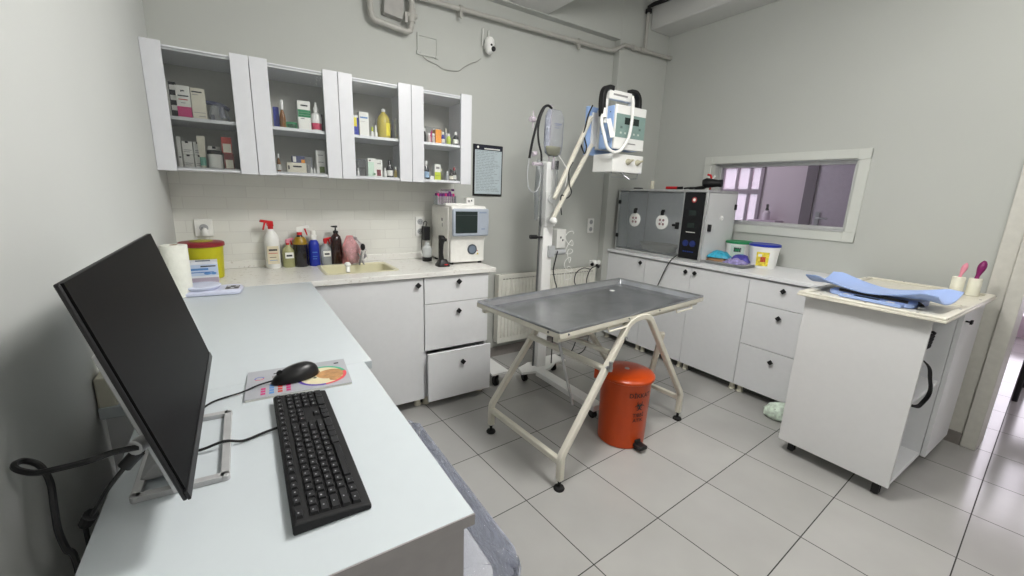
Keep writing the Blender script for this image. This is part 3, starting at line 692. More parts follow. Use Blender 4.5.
# paper towel roll
t = thing('paper_towel_roll', 'tall white paper towel roll standing between the monitor and the left wall', 'paper roll', (-1.195, .085, Z))
obj('paper', MB().lathe([(.014, .001), (.046, .001), (.047, .004), (.047, .222), (.046, .225), (.014, .225), (.014, .001)], seg=36), mat('soft_paper', (238, 238, 228), .85, bump=.2, bscale=80), t)
obj('core', MB().lathe([(.014, .0), (.014, .226), (.012, .226), (.012, .0)], seg=20), cardboard, t)
# bottles (world x from the photo, y about .53)
def spray(x, y, h, r, body, cap, trig, label, lab=None, s=1.0, ang=0, sh=.70, plate=None):
    t = thing('spray_bottle', label, 'bottle', (x, y, Z))
    hb = h - .06 * s
    obj('bottle_body', MB().lathe([(r * .92, 0), (r, .005), (r, hb * sh), (r * .9, hb * (sh + .08)), (.014 * s, hb * .97), (.013 * s, hb)], seg=26), body, t)
    q = MB(); trigger(q, hb - .004, cap, trig, s, ang); obj('trigger', q, None, t, .001)
    if lab: obj('label', MB().lathe([(r * 1.01, hb * .12), (r * 1.01, hb * .56)], seg=26), lab, t)
    if plate: obj('label', MB().box(-r * .6, r * .75, -r * 1.03, -r * .9, hb * .42, hb * .68, paper).box(-r * .4, r * .5, -r * 1.05, -r * 1.02, hb * .50, hb * .58, ink), None, t)
    return t
t = spray(-.797, .685, .300, .040, white_plastic, red, red, 'tall white spray bottle with a red trigger and printed label', None, 1.1, .25, .74)
obj('label', MB().box(-.030, .030, -.0415, -.02, .03, .135, mat('label_sand', (214, 204, 178), .6)).box(-.022, .022, -.0422, -.0414, .108, .118, ink).box(-.024, .024, -.0422, -.0414, .092, .095, ink_red).box(-.02, .015, -.0422, -.0414, .068, .071, ink).box(-.02, .02, -.0422, -.0414, .050, .053, ink_blue), None, t)
spray(-.714, .685, .185, .034, liquid_g, red, pink, 'short pale olive spray bottle with a red collar and small label', None, .8, PI + .6, .72, True)
t = spray(-.645, .685, .265, .041, dark_glass, red, white_plastic, 'dark spray bottle with a white head and red trigger', None, 1.15, PI - .15, .70)
obj('neck_band', MB().lathe([(.0415, .139), (.0385, .160), (.024, .184)], seg=24), mat('ochre_liquid', (150, 120, 30), .3), t)
t = thing('pump_bottle', 'deep blue bottle with a white cap among the spray bottles', 'bottle', (-.569, .685, Z))
obj('bottle_body', MB().lathe([(.030, 0), (.032, .004), (.032, .130), (.026, .152), (.014, .165)], seg=24), blue, t)
obj('cap', MB().lathe([(.016, .162), (.019, .166), (.019, .192), (.013, .196), (.015, .206), (.014, .220), (.001, .222)], seg=20), white_plastic, t)
obj('print_mark', MB().box(-.014, .014, -.0328, -.026, .085, .09).box(-.013, .013, -.0328, -.026, .06, .064).box(-.013, .010, -.0328, -.026, .045, .049), ink_blue, t)
spray(-.501, .685, .185, .032, liquid_c, red, red, 'short clear spray bottle with a red cap and white label', None, .8, PI + .4, .72, True)
t = thing('pump_bottle', 'tall dark brown pump bottle left of the pink gloves', 'bottle', (-.436, .685, Z))
obj('bottle_body', MB().lathe([(.032, 0), (.034, .004), (.034, .158), (.028, .182), (.015, .196), (.014, .206)], seg=24), brown_glass, t)
obj('pump_head', MB().lathe([(.016, .203), (.016, .216), (.005, .22), (.005, .240)], seg=16).prism([(-.012, .238), (.012, .238), (.010, .250), (-.026, .248), (-.026, .242)], -.007, .007, axis='y'), black, t, .001)
# crumpled pink glove bag with brush
t = thing('glove_bag', 'crumpled pink gloves in a clear bag leaning on the splashback', 'bag', (-.345, .67, Z))
vs = []; fs = []
rg = 9; sg = 16
for j in range(rg):
    f = j / (rg - 1); zz = .185 * f; rr = .056 * (1 - .55 * abs(f - .45) - .5 * f * f) + .006
    for i in range(sg):
        a = 2 * PI * i / sg; k = 1 + .25 * math.sin(3 * a + 4 * f) + .14 * rnd.uniform(-1, 1)
        vs.append((-.01 + rr * k * math.cos(a) - .03 * (1 - f) * 0 + .0 * f, rr * k * .55 * math.sin(a), zz + .001))
for j in range(rg - 1):
    for i in range(sg): fs.append((j * sg + i, j * sg + (i + 1) % sg, (j + 1) * sg + (i + 1) % sg, (j + 1) * sg + i))
fs += [list(range(sg))[::-1], [(rg - 1) * sg + i for i in range(sg)]]
obj('gloves', MB().add(vs, fs), mat('dusty_pink', (206, 140, 142), .6, var=.2, vscale=40), t, smooth=70)
obj('clear_wrap', MB().add([(v[0] * 1.25 + .02, v[1] * 1.3 - .004, v[2] * .95) for v in vs], fs), clear_pl, t, smooth=30)
solo('scrub_brush', 'black headed brush with metal handle poking from the glove bag', 'brush', MB().tube([(0, 0, .002), (.02, .0, .09)], .006, steel).ball((.025, 0, .118), .019, black_m, sc=(.8, .8, 1.2)).tube([(.03, .0, .002), (-.005, .005, .08)], .004, steel), None, (-.318, .59, Z))
# socket + adapter, small jar
def socket(x, y, z, label, w=.08, h=.08, wall='-y'):
    t = thing('wall_socket', label, 'socket', (x, y, z))
    q = MB()
    q.box(-w / 2, w / 2, -.012, 0, -h / 2, h / 2, white_plastic)
    n_ = max(1, round(h / .075))
    obj('plate', q, None, t, .003)
    for k in range(n_):
        zc = 0 if n_ == 1 else (-h / 4 + k * h / 2)
        q = MB().at((0, -.012, zc), (PI / 2, 0, 0)).lathe([(.021, 0), (.021, .001), (.018, -.007 + .0085), (.001, .0016)], m=grey_plastic, seg=20)
        q.ball((-.008, 0, .002), .0028, black, seg=8, rings=6).ball((.008, 0, .002), .0028, black, seg=8, rings=6)
        obj('socket_well', q, None, t)
    return t
socket(-1.12, YB - .008, 1.148, 'white wall socket above the yellow tub', .085, .095)
solo('plug', 'white plug pushed into the wall socket above the yellow tub', 'plug', MB().lathe([(.017, 0), (.019, .01), (.016, .03), (.006, .045)], seg=18), white_plastic, (-1.116, .725, 1.105))
bpy.context.view_layer.update()
socket(.155, YB - .008, 1.14, 'white wall socket behind the black adapter beside the analyser', .07, .14)
t = thing('power_adapter', 'black power adapter plugged in left of the analyser', 'adapter', (.178, .70, 1.10))
obj('adapter_body', MB().box(-.020, .024, -.035, .025, -.055, .045), black, t, .005)
obj('cable', MB().tube([(.0, -.01, .045), (.0, -.03, .075), (-.02, -.03, .08), (-.028, -.02, .03), (-.03, .0, -.10), (-.02, -.01, -.165), (.01, -.03, -.185)], .003, smooth=5), black, t)
t = thing('instrument_jar', 'small glass jar with a black base left of the analyser', 'jar', (.150, .60, Z))
obj('jar_base', MB().lathe([(.033, 0), (.034, .02), (.032, .03)], seg=20), black, t)
obj('jar_body', MB().lathe([(.030, .03), (.033, .05), (.032, .095), (.018, .112), (.017, .13), (.001, .135)], seg=20), mat('frost_jar', (200, 204, 204), .2), t)
# handheld scope on charger
t = thing('handheld_clipper', 'black cordless clipper standing on its charging base on the worktop edge', 'clipper', (.165, .37, Z))
obj('charging_base', loft([[(x, y, z) for x, y in rrect(-.040 + i, .045 - i, -.038 + i, .04 - i, .018)] for i, z in ((.0, 0), (0, .012), (.010, .030), (.016, .045))], MB()), black, t)
obj('grip', MB().tube([(-.006, 0, .03), (-.010, .0, .09), (-.008, .0, .15), (.0, 0, .185), (.004, 0, .20)], [.019, .016, .018, .024, .016], seg=14), black, t)
obj('head', MB().box(-.020, .008, -.02, .02, .175, .205).box(.008, .03, -.012, .012, .165, .185), black_m, t, .004)
obj('badge', MB().box(.0, .024, -.040, -.036, .012, .018), red, t)
# blood analyser
t = thing('blood_analyser', 'cream tabletop blood analyser with a blue grey framed touch screen', 'analyser', (.36, .50, Z))
an = mat('analyser_cream', (232, 231, 226), .4)
prof = [(.395, Z + .012), (.395, Z + .15), (.375, Z + .19), (.372, Z + .375), (.385, Z + .393), (.40, Z + .398), (.68, Z + .398), (.71, Z + .38), (.71, Z + .012)]
obj('case', MB().prism([(y, z) for y, z in prof], .236, .497, axis='x'), an, t, .006, True)
obj('side_case', MB().box(.228, .236, .42, .70, Z + .02, Z + .385), an, t, .003, True); obj('side_case', MB().box(.497, .505, .42, .70, Z + .02, Z + .385), an, t, .003, True)
q = MB().box(.234, .508, .350, .374, Z + .195, Z + .380)
obj('screen_bezel', q, lcd_blue, t, .012, True, seg=3)
obj('screen', MB().box(.252, .415, .3475, .3505, Z + .218, Z + .362, lcd).box(.252, .415, .3470, .3476, Z + .336, Z + .338, mat('ui_grey', (70, 76, 84), .4)), None, t, .001, True)
obj('bezel_mark', MB().box(.43, .485, .3485, .3500, Z + .352, Z + .356).box(.445, .475, .3485, .3500, Z + .242, Z + .246), mat('mark_blue', (90, 110, 150), .5), t, 0, True)
q = MB().at((.400, .395, Z + .100), (PI / 2, 0, 0)).lathe([(.034, 0), (.034, .003), (.026, .004), (.026, .006), (.001, .006)], seg=28)
obj('round_cover', q, mat('slate_cover', (112, 124, 140), .4), t, 0, True)
obj('cover_ring', MB().at((.400, .395, Z + .100), (PI / 2, 0, 0)).lathe([(.034, 0), (.036, .0), (.036, .005), (.027, .006), (.027, .002)], seg=28), mat('ring_dark', (70, 76, 84), .4), t, 0, True)
obj('warning_mark', MB().prism([(.436, Z + .062), (.452, Z + .062), (.444, Z + .076)], .3935, .3955, mat('warning_yellow', (214, 190, 60), .5), 'y').prism([(.436, Z + .085), (.446, Z + .085), (.441, Z + .094)], .3935, .3955, ink_red, 'y'), None, t, 0, True)
obj('side_badge', MB().box(.2265, .2285, .50, .53, Z + .29, Z + .31).box(.2265, .2285, .505, .515, Z + .25, Z + .275), edge_m, t, 0, True)
for x in (.25, .47): 
    for y in (.41, .67): obj('foot', MB().lathe([(.014, Z), (.014, Z + .014)], c=(x, y), seg=12), rubber, t, 0, True)
# tube rack
t = thing('test_tube_rack', 'rack of purple capped sample tubes on top of the analyser', 'rack', (.205 + .04, .54, Z + .399))
obj('rack', MB().box(-.055, .085, -.035, .035, 0, .006).box(-.055, .085, -.035, .035, .035, .038).box(-.055, -.052, -.035, .035, 0, .06).box(.082, .085, -.035, .035, 0, .06), clear_pl, t)
obj('sample_tray', MB().box(-.01, .16, -.07, -.03, -.002, .012), white_plastic, t, .002)
k = 0
for i in range(7):
    for j in range(2):
        x = -.043 + i * .019; y = -.018 + j * .036
        if i > 5 and j: continue
        tt = thing('sample_tube', 'purple capped sample tube standing in the rack on the analyser', 'tube', (.245 + x, .54 + y, Z + .400), 0, 'sample tubes in the rack')
        obj('tube', MB().lathe([(.003, 0), (.006, .005), (.006, .06)], seg=10), glassy('tube_plastic', (225, 215, 225), .5, .1), tt)
        obj('cap', MB().lathe([(.0075, .055), (.0078, .072), (.006, .075)], seg=10), violet if (i + j) % 3 else magenta, tt)
for k, (p0, p1) in enumerate((((.205, .525, Z + .4825), (.275, .52, Z + .4825)), ((.235, .55, Z + .498), (.31, .545, Z + .498)), ((.205, .565, Z + .4825), (.275, .57, Z + .4825)))):
    tt = thing('sample_tube', ('sample tube lying across the rack, %s' % ('front left', 'topmost', 'rear left')[k]), 'tube', p0, 0, 'loose sample tubes lying on the rack')
    obj('tube', MB().tube([p0, p1], .006), glassy('tube_plastic'), tt, 0, True)
    obj('cap', MB().tube([Vector(p1), Vector(p1) + Vector((.02, 0, 0))], .008), violet, tt, 0, True)
q = MB().box(-.028, .032, -.02, .02, 0, .05, white_plastic).box(-.018, .0, -.021, -.02, .02, .035, edge_m).box(.008, .016, -.021, -.02, .026, .038, ink).box(-.02, .02, -.015, .015, .05, .052, cream_plastic)
solo('small_dispenser_box', 'small white box beside the tube rack on the analyser', 'box', q, None, (.425, .50, Z + .399), bevel=.0)

# ---------------------------------------------------------------- desk
t = thing('side_counter', 'white desk surface section adjoining the worktop along the left wall', 'worktop', (-.95, -.4, 0))
obj('top', MB().box(XL + .003, -.664, -1.012, .184, .882, .908), desk_m, t, .0015, True)
obj('support_panel', MB().box(XL + .01, -.86, -1.0, -.982, 0, .881), white_lam, t, .001, True); obj('support_panel', MB().box(XL + .01, -.72, .15, .168, 0, .881), white_lam, t, .001, True)
t = thing('desk', 'white desk carrying the monitor in the near left corner', 'desk', (-.93, -1.35, 0))
obj('top', MB().box(-1.168, -.686, -1.690, -1.0125, .888, .908), desk_m, t, .001, True)
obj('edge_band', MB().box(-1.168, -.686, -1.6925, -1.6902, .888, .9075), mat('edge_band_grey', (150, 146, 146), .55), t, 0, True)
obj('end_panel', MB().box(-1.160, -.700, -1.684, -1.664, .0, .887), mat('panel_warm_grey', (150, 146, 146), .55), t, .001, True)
obj('edge_rail', MB().box(-.722, -.704, -1.663, -1.02, .80, .887), edge_m, t, .001, True)
obj('back_panel', MB().box(-1.160, -1.142, -1.663, -1.02, .35, .881), white_lam, t, .001, True)

# ---------------------------------------------------------------- monitor
P0 = Vector((-1.042, -1.256, .976)); yaw, tilt = -.006, .252
fx = Vector((math.cos(yaw), math.sin(yaw), 0)); al = Vector((-math.sin(yaw), math.cos(yaw), 0))
up = Vector((-math.sin(tilt) * fx.x, -math.sin(tilt) * fx.y, math.cos(tilt))); nn = al.cross(up)
Mm = Matrix(((al.x, -nn.x, up.x, P0.x), (al.y, -nn.y, up.y, P0.y), (al.z, -nn.z, up.z, P0.z), (0, 0, 0, 1)))   # local x along, -y facing out of the screen, z up
t = thing('monitor', 'black desktop monitor tilted back on a silver frame stand', 'monitor', (-1.08, -1.28, Z))
def mq():
    q = MB(); q.M = Mm.copy(); return q
obj('housing', mq().box(-.283, .283, .002, .008, -.0, .318).prism([(-.15, .010), (-.12, .030), (.12, .030), (.15, .010)], .03, .20), black, t, .002, True)
obj('screen', mq().box(-.281, .281, -.0008, .003, .016, .317), screen_m, t, 0, True)
obj('lower_bezel', mq().box(-.285, .285, -.002, .002, -.0, .014), black, t, .001, True)
obj('side_trim', mq().box(.2845, .2865, -.0, .010, .0, .18), silver, t, .0005, True)
sg_ = MB()
loop = [(-1.128, -1.165), (-1.010, -1.172), (-1.012, -1.408), (-1.128, -1.400)]
for i in range(4):
    a_, b_ = loop[i], loop[(i + 1) % 4]; sg_.bar((a_[0], a_[1], Z + .005), (b_[0], b_[1], Z + .005), .013, .010)
for a_ in loop: sg_.lathe([(.0075, Z), (.0075, Z + .01)], c=a_, seg=12)
obj('stand_base', sg_, silver, t, .001, True)
obj('stand_neck', mq().box(-.165, .12, .042, .050, -.050, .20), silver, t, .002, True); obj('stand_link', MB().prism([(-1.132, Z + .006), (-1.10, Z + .006), (-1.072, .95), (-1.092, .955)], -1.36, -1.18, axis='y'), silver, t, .002, True)
obj('stand_hinge', MB().tube([(-1.108, -1.40, 1.075), (-1.108, -1.18, 1.075)], .014, seg=14).box(-1.115, -1.098, -1.32, -1.22, 1.07, 1.13), silver, t, 0, True)
obj('connector', MB().tube([(-1.085, -1.43, 1.03), (-1.105, -1.465, 1.031)], .011, seg=12), silver, t, 0, True); obj('connector', MB().tube([(-1.105, -1.448, 1.016), (-1.122, -1.450, .998)], .009, seg=12), black, t, 0, True)
solo('monitor_cable', 'thick black cable looping from the monitor down behind the desk', 'cable', MB().tube([(-1.10, -1.465, 1.031), (-1.125, -1.469, 1.034), (-1.15, -1.474, 1.032), (-1.19, -1.441, 1.014), (-1.215, -1.425, 1.007), (-1.235, -1.41, 1.010), (-1.24, -1.398, 1.013), (-1.235, -1.385, 1.008), (-1.22, -1.392, .999), (-1.205, -1.42, .986), (-1.200, -1.44, .961), (-1.200, -1.445, .925), (-1.197, -1.445, .893), (-1.19, -1.445, .85), (-1.2, -1.44, .6)], .0042, smooth=6), black)
solo('power_cable', 'thinner black cable with a fat plug running into the gap behind the desk', 'cable', MB().tube([(-1.118, -1.450, 1.002), (-1.14, -1.460, .977), (-1.16, -1.44, .941), (-1.178, -1.41, .907), (-1.19, -1.392, .878), (-1.195, -1.38, .6)], .0032, smooth=5).tube([(-1.174, -1.418, .918), (-1.186, -1.40, .895)], .009, seg=9), black)
q = MB().box(-1.248, -1.215, -1.005, -.925, .905, .975)
t = thing('wall_socket_box', 'cream surface socket box on the left wall behind the monitor', 'socket', (-1.25, -.94, .97))
obj('box_body', q, cream_plastic, t, .004, True)
obj('cable', MB().tube([(-1.232, -.97, .975), (-1.228, -.97, 1.02), (-1.215, -.975, 1.04), (-1.20, -.98, 1.02)], .006, smooth=4), cream_plastic, t, 0, True)

# keyboard --------------------------------------------------------
t = thing('keyboard', 'black computer keyboard lying lengthwise on the white desk', 'keyboard', (-.872, -1.382, Z), PI / 2 - .012)
# local x = user's right (+y world), local y = away from the user (-x world)
kw, kd = .438, .110
obj('case', MB().prism([(-kd / 2, 0), (-kd / 2, .009), (-kd / 2 + .012, .011), (kd / 2 - .004, .019), (kd / 2, .016), (kd / 2, 0)], -kw / 2, kw / 2, axis='x'), black_m, t, .0025)
keym = mat('key_black', (26, 26, 29), .5); legend = mat('key_legend', (150, 150, 155), .6)
rows = [(.0445, [1, .55, 1, 1, 1, 1, .3, 1, 1, 1, 1, .3, 1, 1, 1, 1, .25, 1, 1, 1, .25, 1, 1, 1, 1]),
        (.0250, [1] * 13 + [2, .25, 1, 1, 1, .25, 1, 1, 1, 1]),
        (.0100, [1.5] + [1] * 12 + [1.5, .25, 1, 1, 1, .25, 1, 1, 1, 1]),
        (-.0050, [1.8] + [1] * 11 + [2.2, .25, 0, 0, 0, .25, 1, 1, 1, 1]),
        (-.0200, [2.3] + [1] * 10 + [2.7, .25, -1, 1, -1, .25, 1, 1, 1, 1]),
        (-.0350, [1.4, 1.1, 1.3, 5.8, 1.3, 1.1, 1.1, 1.4 + .5, .25, 1, 1, 1, .25, 2, 1, 1])]
meshes = {}
def keymesh(w_, d_):
    k = (round(w_, 4), round(d_, 4))
    if k in meshes: return meshes[k]
    q = MB(); i = .0018
    loft([[(-w_ / 2, -d_ / 2, 0), (w_ / 2, -d_ / 2, 0), (w_ / 2, d_ / 2, 0), (-w_ / 2, d_ / 2, 0)], [(-w_ / 2 + i, -d_ / 2 + i, .0055), (w_ / 2 - i, -d_ / 2 + i, .0055), (w_ / 2 - i, d_ / 2 - i, .0055), (-w_ / 2 + i, d_ / 2 - i, .0055)]], q, True, True, keym)
    if w_ < .05: q.box(-.0020, .0006, -.0002, .0020, .0055, .0057, legend)
    me = obj('key', q, None, None); m_ = me.data; bpy.data.objects.remove(me); meshes[k] = m_; return m_
u = (kw - .016) / 22.75
nk = 0
stuff = MB()
for ri, (ky, ws) in enumerate(rows):
    x = -kw / 2 + .008
    tot = sum(abs(a_) if a_ else 1 for a_ in ws); sc = (kw - .016) / tot
    for wi, a_ in enumerate(ws):
        wd = (abs(a_) if a_ else 1) * sc
        if a_ > .6:
            d_ = .0132
            zz = .0098 + .0085 * (ky + kd / 2) / kd
            if ri == 0: d_ = .0105
            if nk < 100:
                k = bpy.data.objects.new('key', keymesh(wd - .002, d_)); C.objects.link(k); k.parent = t; k.location = (x + wd / 2, ky, zz); k.rotation_euler = (math.radians(3.5), 0, 0); nk += 1
            else:
                stuff.at((x + wd / 2, ky, zz), (math.radians(3.5), 0, 0)).box(-wd / 2 + .001, wd / 2 - .001, -d_ / 2, d_ / 2, 0, .0055)
        x += wd
if stuff.v:
    o = obj('keys', stuff, keym, t, .001); o['kind'] = 'stuff'
solo('keyboard_cable', 'thin black keyboard cable running under the monitor', 'cable', MB().tube([(-.918, -1.288, Z + .008), (-.950, -1.292, Z + .005), (-.985, -1.302, Z + .004), (-1.015, -1.303, Z + .013), (-1.06, -1.30, Z + .006), (-1.105, -1.25, Z + .006), (-1.14, -1.26, Z + .005), (-1.155, -1.27, Z + .006)], .0026, smooth=5), black)
# magazine + mouse ------------------------------------------------
t = thing('magazine', 'glossy magazine with a dog picture and coloured ring used as a mouse mat', 'magazine', (-.858, -1.052, Z), -.075)
mg = mat('cover_silver', (170, 172, 178), .3)
mw, md, mh = .232, .165, .006
obj('pages', MB().box(-mw / 2, mw / 2, -md / 2, md / 2, 0, mh - .0006), paper, t)
obj('cover', MB().box(-mw / 2 - .001, mw / 2 + .001, -md / 2 - .001, md / 2 + .001, mh - .0006, mh), mg, t)
q = MB()
def arc(cx, cy, r0, r1, a0, a1, m, z=mh + .0001, sx=1.0, n=14):
    vs = []; fs = []
    for i in range(n + 1):
        a = math.radians(a0 + (a1 - a0) * i / n)
        for r_ in (r0, r1): vs.append((cx + r_ * sx * math.cos(a), cy + r_ * math.sin(a), z))
    for i in range(n): fs.append((2 * i, 2 * i + 1, 2 * i + 3, 2 * i + 2))
    q.add(vs, fs, m)
tan = mat('dog_tan', (186, 140, 92), .4, var=.25, vscale=60); cremec = mat('dog_cream', (222, 212, 178), .4)
brn = mat('dog_brown', (140, 90, 60), .4)
arc(.052, -.012, .0, .052, 0, 360, cremec, mh + .00005, 1.0, 28)
arc(.075, -.008, .0, .030, 0, 360, tan, mh + .0001, 1.2, 20); arc(.03, .018, .0, .018, 0, 360, brn, mh + .00012, 1.1, 16); arc(.085, -.042, 0, .013, 0, 360, tan, mh + .00014, 1.4, 16); arc(.035, -.02, 0, .004, 0, 360, black, mh + .0002)
for a0, a1, m in ((170, 275, mat('ring_purple', (84, 60, 160), .4)), (275, 372, mat('ring_red', (220, 80, 90), .4)), (12, 100, mat('ring_green', (60, 170, 130), .4)), (100, 170, mat('ring_blue', (90, 110, 190), .4))): arc(.052, -.012, .052, .060, a0, a1, m, mh + .0003)
arc(-.09, .03, .008, .011, 0, 200, mat('ring_blue'  , (90, 110, 190)), mh + .0002); arc(-.09, .03, .008, .011, 200, 360, mat('ring_red', (220, 80, 90)), mh + .0002)
for i in range(4):
    m = (magenta, ink_blue, ink_red, magenta)[i]
    for j in range(3 + (i % 2)): q.box(-.085 + i * .018, -.075 + i * .018, -.07 + j * .014, -.060 + j * .014, mh + .0001, mh + .0003, m)
q.box(.088, .10, .055, .062, mh + .0001, mh + .0003, ink).box(-.062, -.045, .02, .035, mh + .0001, mh + .0003, edge_m)
obj('cover_print', q, None, t)
t = thing('mouse', 'black computer mouse resting on the magazine', 'mouse', (-.867, -1.056, Z + .0066), math.radians(104))
# local +y = nose (points to the cable)
def shell(z0, sc, top):
    rings = []
    for k in range(9):
        f = k / 8; w_ = sc * math.sqrt(max(0, 1 - f ** 2.2)); h_ = z0 + top * f * 1.08
        rg = []
        for i in range(28):
            a = 2 * PI * i / 28; xx = .031 * w_ * math.cos(a); yy = .057 * w_ * math.sin(a)
            if yy > 0: xx *= 1 - 2.2 * yy
            rg.append((xx, yy - .004 * f, h_ + (-.007 * (yy / .057) * f)))
        rings.append(rg)
    return rings
q = MB(); loft(shell(.002, 1.0, .034), q)
obj('body', q, mat('mouse_black', (20, 20, 22), .35), t, smooth=60)
obj('scroll_wheel', MB().at((0, .036, .0255), (0, PI / 2, 0)).lathe([(.007, -.003), (.0075, -.002), (.0075, .002), (.007, .003)], seg=16), rubber, t)
obj('button_gap', MB().box(-.0005, .0005, .015, .05, .027, .0285), rubber, t)
solo('mouse_cable', 'thin black mouse cable curving off toward the monitor', 'cable', MB().tube([(-.920, -1.062, Z + .014), (-.950, -1.068, Z + .012), (-.985, -1.078, Z + .006), (-1.02, -1.085, Z + .004), (-1.045, -1.10, Z + .004), (-1.07, -1.14, Z + .004), (-1.09, -1.155, Z + .005), (-1.15, -1.15, Z + .005)], .0022, smooth=5), black)

# ---------------------------------------------------------------- plastic wrapped bench beside the desk
t = thing('wrapped_bench', 'low grey seat wrapped in clear crumpled plastic beside the desk', 'seat', (-.62, -1.05, 0))
obj('seat', loft([[(x, y, z) for x, y in rrect(-.86 + i, -.45 - i, -1.41 + i, -.72 - i, .05)] for i, z in ((.01, .30), (0, .31), (0, .385), (.012, .40))], MB()), mat('seat_grey', (186, 187, 192), .6), t, .004, True)
for x, y in ((-.82, -1.36), (-.52, -1.36), (-.82, -.80), (-.52, -.80)): obj('leg', MB().tube([(x, y, 0), (x, y, .305)], .016, seg=12), steel, t, 0, True)
vs = []; rings = []
rr_ = random.Random(3)
for j, (i, z) in enumerate(((-.045, .004), (-.04, .09), (-.02, .20), (-.03, .32), (-.045, .40), (-.04, .445), (-.012, .462), (.03, .455))):
    rg = []
    base = rrect(-.88 - i * 0 + max(i, 0), -.437 - i, -1.42 + i, -.66 - i, .06, 8)
    for x, y in base:
        k = .010 if j < 6 else .004
        rg.append((x + rr_.uniform(-k, k), y + rr_.uniform(-k, k), max(.004, z + rr_.uniform(-.006, .006) * (j > 0))))
    rings.append(rg)
obj('plastic_wrap', loft(rings, MB(), False, True), film, t, 0, True, smooth=50)

# ---------------------------------------------------------------- radiator
t = thing('radiator', 'white ribbed panel radiator low on the back wall', 'radiator', (1.33, .70, 0))
ra = mat('radiator_white', (222, 221, 212), .4)
x0, x1, z0, z1 = .80, 1.88, .145, .74
q = MB().box(x0, x1, .672, .682, z0, z1).box(x0, x1, .72, .73, z0, z1)
nr = 30
for i in range(nr):
    xx = x0 + .02 + (x1 - x0 - .04) * (i + .5) / nr
    q.prism([(xx - .011, .672), (xx - .006, .665), (xx + .006, .665), (xx + .011, .672)], z0 + .05, z1 - .05, axis='z')
obj('panel', q, ra, t, .002, True)
q = MB().box(x0 + .002, x1 - .002, .683, .719, z1 - .006, z1 + .002)
obj('top_grille', q, ra, t, .001, True)
q = MB()
for i in range(36): xx = x0 + .03 + i * .0285; q.box(xx, xx + .016, .688, .712, z1 + .0015, z1 + .003)
for i in range(34): xx = x0 + .04 + i * .030; q.box(xx, xx + .014, .6635, .6722, z1 - .038, z1 - .033)
obj('grille_slots', q, mat('slot_grey', (120, 118, 112), .6), t, 0, True)
obj('side_cover', MB().box(x0 - .004, x0, .668, .732, z0 + .01, z1 + .002).box(x1, x1 + .004, .668, .732, z0 + .01, z1 + .002), ra, t, .001, True)
obj('bracket', MB().box(x0 + .15, x0 + .18, .73, YB - .001, .3, .6), ra, t, 0, True)
socket(1.855, YB, 1.127, 'white double wall socket between the arm stand and the glass incubator', .075, .135)
t = thing('plug_cluster', 'white plug adapters clustered at the right end of the radiator', 'plug', (1.905, .71, .76))
obj('adapter', MB().box(-.03, .03, -.0, .05, -.03, .035).ball((-.01, -.02, .01), .024).ball((.035, -.015, .018), .022), white_plastic, t, .004)
obj('plug', MB().tube([(-.01, -.035, .0), (-.01, -.07, -.02)], .013).tube([(-.055, -.02, .0), (-.035, -.01, .005)], .016), black, t)
obj('trunking', MB().box(-.015, .015, .03, .05, -.45, -.03), white_plastic, t, .001)

# ---------------------------------------------------------------- low dolly behind the drawers
t = thing('dolly', 'low white wheeled board between the drawers and the radiator', 'dolly', (.56, .28, 0))
obj('board', MB().box(.49, .635, .22, .56, .098, .112), white_metal, t, .002, True)
def caster(parent, x, y, h=.09, r=.028, m=black):
    cs = obj('caster', MB().tube([(x - .011, y, r), (x + .011, y, r)], r, rubber, seg=20).box(x - .017, x - .013, y - .015, y + .015, r - .01, h - .006, m).box(x + .013, x + .017, y - .015, y + .015, r - .01, h - .006, m).box(x - .018, x + .018, y - .02, y + .02, h - .008, h, m), None, parent, 0, True)
    return cs
for x, y in ((.54, .26), (.54, .52)): caster(t, x, y, .098, .034)

# ---------------------------------------------------------------- arm stand with the dental style x-ray unit
sxp, syp = .905, .22
t = thing('arm_stand', 'tall white wheeled column stand with a parallel arm behind the table', 'stand', (sxp, syp, 0))
obj('column', MB().box(sxp - .042, sxp + .042, syp - .035, syp + .035, .105, 1.62), white_metal, t, .006, True)
q = MB().prism([(sxp - .20, syp - .06), (sxp - .17, syp + .03), (sxp - .05, syp + .08), (sxp + .05, syp + .08), (sxp + .19, syp + .10), (sxp + .21, syp + .02), (sxp + .09, syp - .06), (sxp + .04, syp - .09), (sxp - .06, syp - .09)], .085, .105)
obj('base_plate', q, white_metal, t, .003, True)
obj('front_foot', MB().box(sxp - .085, sxp + .0, syp - .70, syp - .08, .065, .104), white_metal, t, .004, True)
obj('rear_foot', MB().box(sxp + .12, sxp + .26, syp - .02, syp + .12, .088, .104), white_metal, t, .004, True)
for x, y in ((sxp + .19, syp + .05), (sxp - .13, syp + .0), (sxp - .05, syp - .66)): caster(t, x, y, .085, .03)
# wrapped column sleeve and shoulder
obj('shoulder_joint', MB().tube([(sxp + .0, syp - .06, 1.372), (sxp + .0, syp + .06, 1.372)], .032, seg=16).tube([(sxp - .005, syp - .06, 1.222), (sxp - .005, syp + .06, 1.222)], .03, seg=16).box(sxp - .045, sxp + .05, syp - .045, syp + .03, 1.18, 1.42), white_metal, t, .003, True)
A1, B1 = (.905, .145, 1.372), (1.275, .225, 1.965)
A2, B2 = (.895, .145, 1.222), (1.30, .225, 1.775)
obj('upper_arm', MB().bar(A1, B1, .026, .026), cream_metal, t, .005, True)
obj('lower_arm', MB().bar(A2, B2, .026, .026), cream_metal, t, .005, True)
obj('arm_knob', MB().ball((A2[0], A2[1] - .02, A2[2]), .026, sc=(1, 1.2, 1)), white_plastic, t, 0, True)
obj('wrist_plate', MB().box(1.30, 1.37, .235, .249, 1.76, 2.0), white_metal, t, .003, True)
